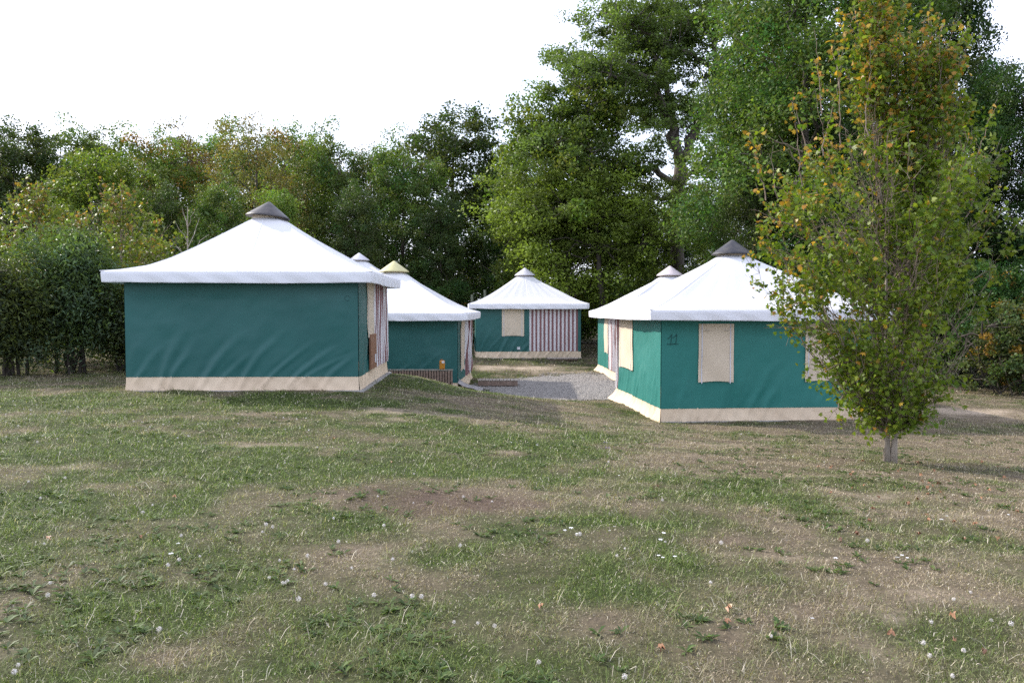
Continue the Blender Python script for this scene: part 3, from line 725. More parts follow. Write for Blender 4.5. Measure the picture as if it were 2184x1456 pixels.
for (kind, px, yt, Y, sw, lab) in [
  ('oakd', -230, 250, 52, 1.0, 'dark green tree beyond the left edge of the view'),
  ('oakd', 20, 262, 50, .95, 'dark green tree at the far left of the skyline'),
  ('oakm', 135, 262, 54, .9, 'dull green round tree second from the left on the skyline'),
  ('green', 205, 318, 42, .95, 'bright green tree above the yellowish shrubs on the left'),
  ('loose', 345, 275, 52, .9, 'thin light green tree right of the bright green one'),
  ('autumn', 400, 255, 56, .9, 'thin topped tree with rusty orange leaves on the skyline'),
  ('olive', 535, 245, 48, .85, 'olive brown tree rising behind the nearest roof cap'),
  ('loose', 640, 262, 54, .8, 'sparse green tree with bare twigs right of the olive tree'),
  ('oakm', 725, 285, 50, .8, 'mid green tree above the right slope of the nearest roof'),
  ('autumn', 795, 308, 60, .75, 'small orange brown tree top in the dip of the skyline'),
  ('oakd', 960, 232, 54, 1.0, 'tall dark round-headed tree left of centre, highest of the far wood'),
  ('oakm', 855, 300, 47, .8, 'mid green tree leaning on the tall dark tree'),
  ('oakm', 1075, 300, 56, .8, 'green tree between the tall dark tree and the old oak'),
  ('oakm', -60, 290, 60, 1.1, 'dull green tree behind the two dark ones at the far left'),
  ('oakm', 270, 295, 62, 1.1, 'mid green tree behind the thin light one on the left skyline'),
  ('oakm', 470, 285, 62, 1.0, 'mid green tree between the rusty tree and the olive tree'),
  ('oakd', 610, 300, 64, 1.1, 'dark tree behind the sparse green one'),
  ('green', 590, 400, 40, .75, 'light green low tree right behind the nearest roof cap'),
  ('oakd', 760, 400, 43, .7, 'dark tree behind the pale cap of the hindmost tent'),
  ('oakm', 450, 385, 42, .75, 'dull green tree behind the left slope of the nearest roof'),
  ('oakd', 940, 420, 45, .8, 'dark low tree between the yellow cap and the far tent'),
  ('oakd', 1090, 430, 50, .8, 'dark low tree straight behind the far tent'),
  ('oakd', 330, 400, 46, .7, 'dark tree in the gap behind the left shrubs'),
  ('oakd', 1330, 420, 62, .9, 'dark tree deep in the wood under the old oak'),
  ('oakd', 1500, 400, 58, .9, 'dark tree in the wood right of the oak trunk'),
]: plant(kind, px, yt, Y, HH[kind], lab, back, sw=sw)
right = 'trees of the right wood'
for (kind, px, yt, Y, sw, lab) in [
  ('green', 1215, 178, 44, .85, 'yellowish green tree hanging over the yard left of the oak'),
  ('oakmn', 1740, -150, 33, .95, 'big sunlit green tree right of the oak'),
  ('oakmn', 1640, 60, 37, .75, 'mid green tree between the oak and the big sunlit tree'),
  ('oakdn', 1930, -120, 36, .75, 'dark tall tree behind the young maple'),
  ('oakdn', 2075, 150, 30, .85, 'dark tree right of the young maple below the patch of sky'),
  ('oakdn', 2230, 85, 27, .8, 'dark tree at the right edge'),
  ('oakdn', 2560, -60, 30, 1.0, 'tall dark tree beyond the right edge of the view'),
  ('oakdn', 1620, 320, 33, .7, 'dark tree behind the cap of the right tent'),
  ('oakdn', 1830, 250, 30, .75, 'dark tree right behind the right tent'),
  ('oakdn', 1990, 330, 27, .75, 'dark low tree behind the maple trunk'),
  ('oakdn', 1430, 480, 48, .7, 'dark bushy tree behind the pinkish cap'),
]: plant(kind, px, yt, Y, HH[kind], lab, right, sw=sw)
# bushes closing the wood edge
bush = 'bushes along the wood edge'
for i, (px, yt, Y, sw) in enumerate([(-150,560,36,1),(60,600,34,1),(240,600,36,1),(420,560,38,1),(640,560,44,1),(820,600,46,1),(960,600,44,1),(1120,610,47,1),(1330,600,58,1),(1480,600,52,1),
   (1560,560,40,.9),(1700,560,32,.8),(1860,560,29,.8),(2000,590,26.5,.8),(2150,560,25,.8),(2330,560,25,.8),(1230,590,50,.8)]):
    o = plant('low', px, yt, Y, HH['low'], ['dark bush filling the foot of the wood %s' % q for q in ('left of the view', 'at the far left', 'behind the left shrubs', 'behind the nearest roof, left slope', 'behind the nearest roof, right slope', 'behind the pale cap', 'behind the yellow cap', 'behind the far tent', 'in the gap left of the right tents', 'behind the pinkish cap', 'under the oak trunk', 'behind the dark cap of the right tent', 'behind the maple crown', 'right of the maple trunk', 'at the right edge', 'beyond the right edge', 'right behind the far tent roof')][i], bush, name='bush', sw=sw)
    o['category'] = 'bush'
# shrub at the right edge, sunlit
sm = tree_meshes(21, 2.4, 1.7, .15, 14, 260, 60, .085, (.075, .105, .040), autumn=.10, acol=(.35, .20, .02), clr=.26, stems=3, bark_='bark_dark')
x, y, z = hit(2150, 845); put_tree('leafy_shrub', sm, x + .35, y + .3, z, .5, 1.0, 'grey green shrub reaching in from the right edge', 'shrub')

# old oak with visible limbs
def oak():
    rg = np.random.default_rng(77); Y = 46.; b0 = at(1447, 737, Y); g = g1(b0[0], Y)
    root = empty('oak_tree', (b0[0], Y, g), 0, 'old oak with crooked dark limbs standing above the far tent, sky showing through its crown', 'tree', right)
    org = np.array([b0[0], Y, g]); mb = MB(); segs = []
    limbs = [
     ([(1447,760,0),(1446,640,0),(1444,520,0),(1444,440,.2),(1452,350,0)], .42, .34),
     ([(1452,350,0),(1430,290,-.4),(1418,245,-.8),(1402,190,-1.4),(1362,160,-2.2),(1310,165,-3),(1245,190,-3.6)], .28, .05),
     ([(1404,192,-1.2),(1408,140,-.6),(1385,100,0),(1345,80,1),(1300,70,1.5)], .18, .04),
     ([(1418,245,-.8),(1380,175,.5),(1330,140,1),(1275,132,1.5),(1235,150,2)], .15, .04),
     ([(1452,350,0),(1440,280,.5),(1425,200,.8),(1418,120,1),(1432,50,1.2),(1440,-30,1.5)], .24, .05),
     ([(1455,345,0),(1480,285,.3),(1508,225,.5),(1528,160,.6),(1522,100,.2),(1540,30,0),(1560,-60,-.4)], .30, .06),
     ([(1526,155,.6),(1480,115,0),(1425,95,-1),(1360,60,-2),(1320,30,-2.6)], .17, .04),
     ([(1528,150,.6),(1570,95,1),(1620,60,1.4),(1680,50,2)], .16, .04),
     ([(1508,225,.5),(1560,190,1),(1610,170,1.5)], .12, .03),
     ([(1448,400,0),(1400,360,-1),(1340,372,-2.4),(1270,400,-3.6),(1195,440,-4.6),(1130,456,-5.4)], .20, .03),
     ([(1340,372,-2.4),(1290,350,-3.4),(1230,300,-4),(1160,310,-4.4)], .11, .03),
     ([(1446,430,0),(1400,420,-1),(1330,460,-2.5),(1260,500,-3.6),(1210,550,-4)], .12, .03),
     ([(1450,390,0),(1500,350,.8),(1560,340,1.6),(1600,300,2)], .15, .03),
     ([(1446,450,0),(1420,430,-2),(1400,470,-4),(1370,520,-5)], .10, .02),
     ([(1446,470,0),(1480,440,-2),(1520,470,-3.4)], .09, .02)]
    for pts, r0, r1 in limbs:
        P = [at(px, py, Y + dy) - org for px, py, dy in pts]
        Q = []
        for i in range(len(P) - 1):
            for k in range(4):
                f = k / 4; Q.append(P[i] * (1 - f) + P[i + 1] * f + rg.normal(size=3) * .07 * (r0 < .4))
        Q.append(P[-1]); n = len(Q)
        mb.tube([tuple(q) for q in Q], [r0 + (r1 - r0) * i / (n - 1) for i in range(n)], 8)
        if r0 < .4: segs.append(Q)
    cl = []
    for qi, Q in enumerate(segs):
        n = len(Q)
        for i in range(5, n):
            for k in range(2 if i < n - 3 else 4):
                d = rg.normal(size=3); d /= np.linalg.norm(d); d[2] = d[2] * .6 + (.25 if qi < 8 else -.15)
                e = Q[i] + d * rg.uniform(.6, 2.1); pts = limb_tube(mb, Q[i], e, .045, .012, rg, 3, .05, 4, .1); cl.append(e)
                if rg.random() < .75: e2 = e + rg.normal(size=3) * .9; limb_tube(mb, e, e2, .02, .008, rg, 2, sides=4); cl.append(e2)
    for (px, py, dy, rx, rz, n) in [(1330,55,2,2.4,1.9,26),(1400,20,1,2.6,1.4,18),(1265,180,-2,1.7,1.6,26),(1250,330,-3,2.8,2.4,44),(1180,400,-4,2.4,2.0,30),(1330,440,-3,3.2,2.6,50),(1150,480,-4.5,2.0,1.8,34),(1130,380,-4.5,1.8,2.2,34),(1220,440,-5,2.4,2.2,40),(1400,330,-3,2.0,1.8,16),(1590,90,1,2.2,2.2,30),(1600,200,1.5,1.8,2.0,22),(1530,50,1,2.2,1.6,20),(1210,150,-1,1.0,1.2,9),(1450,60,2,2.2,1.4,18),(1560,330,2,2.0,2.6,30),(1380,130,2,2.6,1.6,30),(1290,260,-1,2.2,1.6,26),(1470,250,3.5,1.6,1.8,14),(1180,230,-2,.9,1.2,10),(1130,560,-4,1.6,1.0,14),
        (1430,500,2,3.4,2.4,40),(1560,20,3,2.6,1.6,22),(1250,520,-3,2.6,1.6,28),(1370,250,3.5,2.0,1.8,20),(1480,420,3,2.4,2.4,20),(1300,220,3,2.2,1.6,22),(1340,570,-2,2.6,1.0,22)]:
        c = at(px, py, Y + dy) - org
        for k in range(n): cl.append(c + rg.normal(size=3) * np.array([rx, 1.6, rz]) * .55)
    mb.build('trunk', M['bark'], root, smooth=True)
    P, S, K = [], [], []
    for e in cl:
        nl = int(rg.uniform(80, 165)); g_ = rg.normal(size=(nl, 3)); g_ = g_ / np.linalg.norm(g_, axis=1)[:, None] * rg.uniform(.15, 1, nl)[:, None] ** .6 * rg.uniform(.45, .9) * np.array([1, 1, .5])
        P.append(e + g_); S.append(rg.uniform(.7, 1.3, nl) * .15)
        low = e[2] < 9
        c = np.array((.140, .205, .045) if low else (.095, .155, .042)) * (1 + rg.normal() * .2); K.append(np.clip(c[None] * (1 + rg.normal(size=(nl, 1)) * .2) * np.ones((nl, 3)), .01, .5))
    leaf_cloud('crown', np.concatenate(P), np.concatenate(S), np.concatenate(K), M['leaf'], root, rg)
oak()
# slim leaning tree behind the far tent roof (trunk at 1280, 600)
def slim():
    rg = np.random.default_rng(5); Y = 41.; b0 = at(1288, 690, Y); g = g1(b0[0], Y); org = np.array([b0[0], Y, g])
    root = empty('slim_tree', tuple(org), 0, 'slim tree with a bare curved dark trunk between the far tent and the right tents', 'tree', right)
    mb = MB(); Q = [at(px, py, Y + d) - org for px, py, d in [(1290,720,0),(1286,650,0),(1278,590,0),(1276,530,.2),(1270,470,.4),(1262,400,.3),(1255,330,0)]]
    mb.tube([tuple(q) for q in Q], [.21, .17, .14, .12, .09, .06, .03], 8); cl = []
    for (px, py, d) in [(1180,540,-1),(1150,600,-1.5),(1210,600,-1),(1120,520,-1.4),(1200,480,0),(1340,520,0),(1370,470,-.5),(1300,450,0),(1330,580,-.5),(1120,450,-1),(1240,420,0),(1310,400,0),(1080,470,-1)]:
        e = at(px, py, Y + d) - org; j = 3 if py > 500 else 4; limb_tube(mb, Q[j], e, .05, .012, rg, 4, -.08, 5)
        for k in range(9): cl.append(e + rg.normal(size=3) * np.array([.85, .8, .55]))
    mb.build('trunk', M['bark_dark'], root, smooth=True); P, S, K = [], [], []
    for e in cl:
        nl = int(rg.uniform(50, 95)); P.append(e + rg.normal(size=(nl, 3)) * np.array([.35, .35, .2])); S.append(rg.uniform(.7, 1.3, nl) * .15)
        c = np.array((.17, .235, .038)) * (1 + rg.normal() * .2); K.append(np.clip(c[None] * (1 + rg.normal(size=(nl, 1)) * .2) * np.ones((nl, 3)), .01, .5))
    leaf_cloud('crown', np.concatenate(P), np.concatenate(S), np.concatenate(K), M['leaf'], root, rg)
slim()
# bare sapling
def sapling():
    rg = np.random.default_rng(9); Y = 28.; b0 = at(398, 640, Y); g = g1(b0[0], Y); org = np.array([b0[0], Y, g]); mb = MB()
    top = at(400, 440, Y) - org; mb.tube([(0, 0, 0), tuple(top * .5), tuple(top)], [.05, .03, .008], 6)
    for (px, py, f) in [(372,470,.75),(425,465,.72),(445,500,.66),(365,510,.66),(388,440,.85),(415,450,.86)]:
        e = at(px, py, Y + rg.normal() * .4) - org; limb_tube(mb, top * f, e, .02, .006, rg, 3, sides=4)
    o = mb.build('bare_sapling', M['bark_pale']); o.location = tuple(org); tag(o, 'leafless pale sapling between the shrubs and the nearest roof', 'sapling')
sapling()

# ------------------------------------------------------------------ maples with lobed leaves
_an = np.array([90, 72, 52, 38, 20, -10, -62, -90, -118, 190, 160, 142, 128, 108]) * math.pi / 180
_ar = np.array([1.0, .50, .82, .50, .46, .72, .40, .30, .40, .72, .46, .50, .82, .50])
LEAF = np.stack([_ar * np.cos(_an), _ar * np.sin(_an) + .15, np.where(_ar > .6, -.16, .0)], 1)
def maple_leaves(name, P, size, col, parent, rg, mat):
    n = len(P); k = len(LEAF)
    nr = rg.normal(size=(n, 3)) * .75; nr[:, 2] += .6; nr[:, 1] -= .3; nr /= np.linalg.norm(nr, axis=1)[:, None]
    a = np.tile(np.array([0, 0, -1.0]), (n, 1)) + rg.normal(size=(n, 3)) * .55
    v = a - nr * (a * nr).sum(1)[:, None]; v /= np.linalg.norm(v, axis=1)[:, None]; u = np.cross(v, nr)
    L_ = LEAF[None] * size[:, None, None] * .5
    V = P[:, None] + u[:, None] * L_[..., :1] + v[:, None] * L_[..., 1:2] + nr[:, None] * L_[..., 2:]
    return np_mesh(name, V.reshape(-1, 3), np.arange(n * k).reshape(n, k), mat, parent, col=np.repeat(col, k, 0))
def build_maple(base, seed, ZW, shoots, label, nbr, lsize, density, cA, cB, cO, trunk_r, group=None, lowz=.55, stems=((0, 0),)):
    """ZW rows: z, left, right half extents (m).  shoots: explicit (x0,z0,x1,z1,dy)"""
    rg = np.random.default_rng(seed); root = empty('maple_tree', base, 0, label, 'tree', group)
    mb = MB(); tw = MB(); Z = [r_[0] for r_ in ZW]; WL = [r_[1] for r_ in ZW]; WR = [r_[2] for r_ in ZW]; H = Z[-1]
    lead = []
    for (sx, sy), (tx, tz) in stems:
        pts = [(sx + (tx - sx) * (i / 10) ** 1.4 + rg.normal() * .012 * i / 3, sy + rg.normal() * .015 * i / 3, -.12 + (tz + .12) * i / 10) for i in range(11)]
        mb.tube(pts, [max(.005, trunk_r * (1.55 if i == 0 else 1) * (1 - i / 10) ** 1.5) for i in range(11)], 9); lead.append(pts)
    nodes = []   # (point, outward, tipness)
    def twig(p0, d, L_, r0, tipf):
        d = d / np.linalg.norm(d); n = max(3, int(L_ / .09)); pts = [p0]; p = p0.copy()
        for i in range(n):
            d = d + rg.normal(size=3) * .10 + np.array([0, 0, .035]); d /= np.linalg.norm(d); p = p + d * L_ / n; pts.append(p.copy())
            nodes.append((p.copy(), d.copy(), tipf * (.4 + .6 * i / n)))
        tw.tube([tuple(q) for q in pts], [max(.0018, r0 * (1 - i / (n + 1))) for i in range(n + 1)], 4, cap=False)
        return pts
    for k in range(nbr):
        zt = lowz + (H * .985 - lowz) * ((k + rg.uniform()) / nbr) ** .92; az = k * 2.39996 + rg.uniform(-.3, .3)
        wl, wr = np.interp(zt, Z, WL), np.interp(zt, Z, WR); cx = (wr - wl) / 2; hw = (wl + wr) / 2
        rr = hw * rg.uniform(.62, 1.0) * (.70 + .75 * float(vnoise(math.cos(az) * 1.2 + 20, zt * 2.2, seed)))
        tipp = np.array([cx + rr * math.cos(az), min(hw, 1.6) * rg.uniform(.6, 1) * math.sin(az), zt])
        ld = lead[k % len(lead)]
        if zt > H * .66 and len(lead) > 1:      # above the shoulder only upright shoots around the leaders
            lx = np.interp(min(zt, ld[-1][2]), [p[2] for p in ld], [p[0] for p in ld])
            if zt > ld[-1][2]: continue
            q_ = (zt / H - .66) / .34; r_ = rg.uniform(.15, .62) * (1 - .62 * q_); tipp = np.array([lx + r_ * math.cos(az), r_ * math.sin(az), zt])
        zs_ = max(.42, zt - (.35 + rr * 1.05)); zs_ = min(zs_, H * .93)
        zz = np.array([p[2] for p in ld]); st_ = np.array([np.interp(zs_, zz, [p[i] for p in ld]) for i in range(3)])
        L_ = np.linalg.norm(tipp - st_); n = max(4, int(L_ / .14)); pts = []
        for i in range(n + 1):
            f = i / n; p = st_ + (tipp - st_) * f; p[2] -= .10 * L_ * math.sin(math.pi * f) * (1 if zt < H * .5 else -.1); p += rg.normal(size=3) * .018 * (0 < i < n); pts.append(p)
        tw.tube([tuple(q) for q in pts], [max(.0025, (.004 + .0042 * L_) * (1 - i / (n + 1))) for i in range(n + 1)], 5, cap=False)
        for i in range(1, n + 1):
            f = i / n; dmain = (pts[i] - pts[i - 1]); dmain /= np.linalg.norm(dmain)
            for q in range(2 if f < .85 else 3):
                if f < .3 and rg.random() < .75: continue
                dd = dmain * .7 + rg.normal(size=3) * .55 + np.array([0, 0, .2]); twig(pts[i], dd, rg.uniform(.16, .42) * (1 - .3 * f), .0035, f)
    for (x0, z0, x1, z1, dy) in shoots:
        p0 = np.array([x0, dy * .6, z0]); p1 = np.array([x1, dy, z1]); L_ = np.linalg.norm(p1 - p0); n = max(4, int(L_ / .1)); pts = []
        for i in range(n + 1):
            p = p0 + (p1 - p0) * i / n + rg.normal(size=3) * .012; pts.append(p)
            if i > 1 and i < n * .92:
                nodes.append((p, (p1 - p0) / L_, 1.0))
                if rg.random() < .55 * (1 - i / n) + .25: twig(p, (p1 - p0) / L_ + rg.normal(size=3) * .6, rg.uniform(.1, .26), .003, 1.2)
        tw.tube([tuple(q) for q in pts], [max(.003, .010 * (1 - i / (n + 1))) for i in range(n + 1)], 5, cap=False)
    P, S, K = [], [], []
    cA, cB, cO = np.array(cA), np.array(cB), np.array(cO)
    for (p, d, tp) in nodes:
        hole = float(vnoise(p[0] * 1.9 + 5, p[2] * 1.9, seed)) + .45 * float(vnoise(p[1] * 2.2, p[2] * 2.2 + 3, seed + 1))
        if hole < (.46 + .14 * max(0, 1 - p[2] / (.42 * H))) and tp <= 1.0 and rg.random() < .85: continue
        if p[2] < .33 * H and tp <= 1 and rg.random() < .38: continue
        for q in range(rg.poisson(density)):
            off = rg.normal(size=3) * .045; off[2] -= .025; P.append(p + off); S.append(lsize * rg.uniform(.65, 1.25))
            f = p[2] / H; side = -p[0] / 2.2
            po = np.clip(.03 + .36 * (tp > .8) * (f > .30) + .75 * max(0, f - .5) + .30 * side * (tp > .5), 0, .75)
            c = cA + (cB - cA) * rg.random()
            if rg.random() < po * .75: c = c * .3 + cO * .7 * rg.uniform(.6, 1.2) * np.array([1, rg.uniform(.7, 1.2), 1])
            K.append(c * rg.uniform(.75, 1.25))
    mb.build('trunk', M['bark_pale'], root, smooth=True); tw.build('branches', M['twig'], root)
    print('maple leaves', len(P))
    maple_leaves('crown', np.array(P), np.array(S), np.clip(np.array(K), .008, .7), root, rg, M['maple_leaf'])
    return root
mx_, my_, mz_ = hit(1895, 986)
sc_ = my_ / 1760.0
print('maple at', mx_, my_, mz_)
def mp(px, py): return ((px - 1895) * sc_, (986 - py) * sc_)
ZW = []
for (py, xl, xr) in [(960,1890,1900),(930,1885,1905),(905,1825,1945),(850,1795,1975),(800,1765,1990),(750,1735,2020),(700,1700,2060),(650,1680,2085),(600,1690,2075),(550,1640,2080),(500,1612,2090),(430,1608,2100),(380,1625,2105),(330,1650,2095),(280,1665,2070),(230,1700,2040),(180,1745,2015),(120,1790,2010),(60,1815,1990),(0,1830,1900),(-30,1838,1860)]:
    ZW.append(((986 - py) * sc_, (1895 - xl) * sc_, (xr - 1895) * sc_))
sh = []
for (x0, y0, x1, y1, dy) in [(1850,250,1845,-25,0),(1960,260,1990,30,.1),(2070,370,2135,205,.3),(1735,250,1712,75,-.2),(1690,330,1578,285,-.3),(1620,430,1578,285,-.2),(1690,360,1635,300,-.3),(1745,330,1780,170,.1),(1700,640,1632,655,-.4),(1900,330,1885,150,-.2),
   (1720,330,1690,210,.2),(2080,480,2150,380,.3),(2060,600,2120,560,0),(1960,860,2030,820,-.2),(1640,480,1590,390,-.2),(1800,900,1760,870,-.3),(1790,180,1775,85,.3),(2000,420,2040,150,.4),(1930,880,2010,915,.2),(1800,760,1700,800,-.3),(1780,840,1740,880,-.4),(1760,560,1650,470,-.5),(1720,560,1605,520,-.2),(1700,480,1600,440,.2),(1790,420,1740,180,.3),(1870,250,1870,60,.3),(1910,300,1930,60,-.3),(1830,230,1800,20,-.1),(1985,330,1960,90,-.3),(2030,470,2095,300,-.3),(2040,560,2105,450,-.2),(2020,660,2085,600,.2),(1750,700,1640,690,.2),(1690,400,1660,230,-.4),(1760,330,1745,140,-.5),(1900,160,1905,20,.1),(1950,180,1965,20,0),(1820,300,1815,110,-.4),(1650,420,1640,310,.1),(2010,250,2060,120,.2)]:
    a0, c0 = mp(x0, y0); a1, c1 = mp(x1, y1); sh.append((a0, c0, a1, c1, dy))
H_ = (986 + 30) * sc_
build_maple((mx_, my_, mz_ - .01), 31, ZW, sh, 'young maple with yellowing leaves and orange tips alone on the lawn at right', 225, .100, 3.0,
    (.085, .150, .018), (.20, .245, .028), (.52, .27, .05), .038, None, stems=(((-.02, 0), ((1845 - 1895) * sc_, H_)), ((.052, -.02), ((1985 - 1895) * sc_, (986 - 60) * sc_))))
# young maples behind the left shrubs
ML = 'young maples of the left thicket'
for (px, yt, Y, hw, sd, lab, nb) in [(70,385,23.5,1.7,41,'yellow green maple top at the far left edge',85),(250,395,22.5,1.9,42,'maple with orange tinged tips just left of the nearest roof',95),(150,450,24,1.6,43,'low yellow green maple between the two taller ones',60),(330,510,24,1.2,44,'small green maple close to the left slope of the nearest roof',50),(-120,420,24,2,45,'yellow green maple beyond the left edge of the view',40)]:
    p = at(px, yt, Y); g = g1(p[0], Y); H = p[2] - g
    zw = [(0, .1, .1), (H * .15, hw * .8, hw * .8), (H * .45, hw, hw), (H * .7, hw * .75, hw * .75), (H * .88, hw * .38, hw * .38), (H, .1, .1)]
    rg = np.random.default_rng(sd); shs = [(rg.normal() * .3, H * .75, rg.normal() * .6, H * rg.uniform(.9, 1.04), rg.normal() * .3) for _ in range(7)]
    build_maple((p[0], Y, g), sd, zw, shs, lab, nb, .14, 1.3, (.10, .15, .022), (.21, .24, .035), (.38, .20, .06), .05, ML, stems=(((0, 0), (.1, H)),))
# dark narrow-leaved shrubs in front of them
def willow_shrub(px, yt, ybase, hw, seed, label, lean=0.):
    rg = np.random.default_rng(seed); x, y, z = hit(px, ybase); H = at(px, yt, y)[2] - z
    root = empty('narrow_leaved_shrub', (x, y, z), 0, label, 'shrub', 'dark shrubs of the left thicket'); mb = MB(); ends = []
    for k in range(7):
        a = rg.uniform(0, 6.3); r_ = hw * rg.uniform(.25, .9); tip = np.array([lean + r_ * math.cos(a), r_ * .8 * math.sin(a), H * rg.uniform(.6, .95)]); b_ = np.array([rg.normal() * .18, rg.normal() * .15, -.1])
        pts = limb_tube(mb, b_, tip, .045, .012, rg, 7, -.10, 7, .04)
        for i in range(2, 8):
            for q in range(5):
                d = rg.normal(size=3); d[2] = abs(d[2]) * .5; e = np.array(pts[i]) + d / np.linalg.norm(d) * rg.uniform(.3, .9) * hw * .55
                limb_tube(mb, pts[i], e, .012, .004, rg, 3, -.05, 4); ends.append(e); ends.append((e + np.array(pts[i])) / 2)
    for k in range(80):
        f = rg.uniform(.05, 1) ** .8; a = rg.uniform(0, 6.3); rr = hw * math.sin(math.pi * (.18 + .7 * f)) ** .6 * rg.uniform(.3, 1.35)
        if f < .45 and rg.random() < .2: continue
        ends.append(np.array([lean * f + rg.normal() * .25 + rr * math.cos(a), rr * math.sin(a) * .8, H * f]))
    mb.build('stems', M['bark_dark'], root, smooth=True); P, S, K = [], [], []
    for e in ends:
        nl = int(rg.uniform(30, 60)); P.append(e + rg.normal(size=(nl, 3)) * .2); S.append(rg.uniform(.7, 1.3, nl) * .11)
        c = np.array((.080, .122, .066) if rg.random() < .5 else (.10, .14, .04)) * (1 + rg.normal() * .2); K.append(np.clip(c[None] * (1 + rg.normal(size=(nl, 1)) * .25) * np.ones((nl, 3)), .008, .5))
    leaf_cloud('crown', np.concatenate(P), np.concatenate(S), np.concatenate(K), M['leaf'], root, rg, aspect=.32, up=.1)
willow_shrub(40, 570, 800, 1.4, 51, 'dark shrub at the far left edge with thin stems')
willow_shrub(150, 500, 797, 1.1, 52, 'dark blue green shrub with slanting stems left of the nearest tent')
willow_shrub(270, 590, 790, 1.3, 53, 'dark shrub touching the nearest tent on its left')
willow_shrub(-120, 560, 800, 1.6, 54, 'dark shrub beyond the left edge of the view')
willow_shrub(380, 600, 770, 1.3, 55, 'dark shrub behind the left end of the nearest roof')

# undergrowth and leaf litter that close the wood
def undergrowth():
    rg = np.random.default_rng(99); P, S, K = [], [], []
    for k in range(1500):
        u = rg.random()
        if u < .25: x, y = rg.uniform(-40, -9), rg.uniform(28, 60)
        elif u < .6: x, y = rg.uniform(-9, 14), rg.uniform(46, 74)
        else: x, y = rg.uniform(11, 40), rg.uniform(26.5, 60)
        if y < 46 and x < 14 and u >= .6: y = rg.uniform(34, 60)
        g = g1(x, y); h = rg.uniform(.2, 4.0); nl = 55
        P.append(np.array([x, y, g + h]) + rg.normal(size=(nl, 3)) * np.array([.8, .8, .45])); S.append(rg.uniform(.7, 1.3, nl) * .22)
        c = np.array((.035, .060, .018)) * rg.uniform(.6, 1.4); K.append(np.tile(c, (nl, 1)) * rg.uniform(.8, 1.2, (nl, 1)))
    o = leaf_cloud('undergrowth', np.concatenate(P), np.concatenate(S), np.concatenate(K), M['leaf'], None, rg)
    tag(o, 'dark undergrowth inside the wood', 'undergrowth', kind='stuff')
undergrowth()

# ------------------------------------------------------------------ grass
def scatter(n, ymin, ymax, p, wid, rg):
    u = rg.random(n); e = p + 1.0
    y = (ymin ** e + u * (ymax ** e - ymin ** e)) ** (1 / e)
    x = rg.uniform(-1, 1, n) * (wid * y + .6); return x, y
def grass(name, n, ymin, ymax, p, lmin, lmax, wbase, seed, long=False):
    rg = np.random.default_rng(seed); x, y = scatter(n, ymin, ymax, p, .72, rg)
    # clump the blades a little
    x = x + (rg.normal(size=n)) * .0; g, s, d = lawn(x, y)
    keep = (rg.random(n) > s * .72) & ~in_tent(x, y, .04) & (gravel_mask(x, y) < .05) & (rg.random(n) > d * .35)
    tuft = fbm(x, y, .22, 300, 3)
    if long: keep &= (tuft * .6 + fbm(x, y, 1.4, 310, 2) * .6 + g * .25 > .72)
    else: keep &= rg.random(n) < (.25 + 1.4 * tuft)
    x, y, g, s, d, tuft = [q[keep] for q in (x, y, g, s, d, tuft)]; n = len(x)
    z = ground(x, y)
    Ln = rg.uniform(lmin, lmax, n) * (.55 + .9 * tuft) * (1 - .45 * s) * (1 + .35 * (g - .5)); w_ = wbase * (y / 5.0) ** .72 * rg.uniform(.6, 1.3, n)
    az = rg.uniform(0, 2 * math.pi, n); az2 = az + rg.normal(size=n) * .9
    el = rg.uniform(.25, 1.25, n) if not long else rg.uniform(.5, 1.3, n)
    d1 = np.stack([np.cos(az) * np.cos(el), np.sin(az) * np.cos(el), np.sin(el)], 1)
    el2 = el - rg.uniform(.3, 1.1, n); d2 = np.stack([np.cos(az2) * np.cos(el2), np.sin(az2) * np.cos(el2), np.sin(el2)], 1)
    sd_ = np.stack([-np.sin(az + rg.normal(size=n) * .5), np.cos(az), rg.normal(size=n) * .25], 1)
    B = np.stack([x, y, z - .004], 1); Mid = B + d1 * (Ln * .55)[:, None]; T = Mid + d2 * (Ln * .5)[:, None]
    hw = (w_ / 2)[:, None] * sd_
    V = np.stack([B - hw, B + hw, Mid + hw * .8, Mid - hw * .8, T], 1).reshape(-1, 3)
    base = np.arange(n) * 5
    Q = np.stack([base, base + 1, base + 2, base + 3], 1); Tt = np.stack([base + 3, base + 2, base + 4], 1)
    loops = np.concatenate([Q.ravel(), Tt.ravel()]); me = bpy.data.meshes.new(name)
    me.vertices.add(len(V)); me.vertices.foreach_set('co', V.astype(np.float32).ravel()); me.loops.add(len(loops)); me.loops.foreach_set('vertex_index', loops.astype(np.int32))
    me.polygons.add(2 * n); me.polygons.foreach_set('loop_start', np.concatenate([np.arange(n) * 4, 4 * n + np.arange(n) * 3]).astype(np.int32))
    me.update(calc_edges=True)
    q = np.clip((g - .5) * 1.35 + .47 + rg.normal(size=n) * .20, 0, 1)[:, None]
    c = np.array([.335, .275, .195]) * (1 - q) + np.array([.120, .162, .042]) * q
    fresh = (rg.random(n) < .25 * g)[:, None]; c = np.where(fresh, np.array([.155, .215, .055]), c)
    pale = (rg.random(n) < .09)[:, None]; c = np.where(pale, np.array([.56, .50, .40]), c)
    dd = (d * .7)[:, None]; c = c * (1 - dd) + np.array([.13, .09, .07]) * dd
    c = c * rg.uniform(.4, 1.5, (n, 1)); cc = np.ones((n, 5, 4), np.float32); cc[:, :, :3] = c[:, None]
    ca = me.color_attributes.new('col', 'FLOAT_COLOR', 'POINT'); ca.data.foreach_set('color', cc.ravel())
    me.materials.append(M['grass']); o = bpy.data.objects.new(name, me); C.objects.link(o); print(name, n); return o
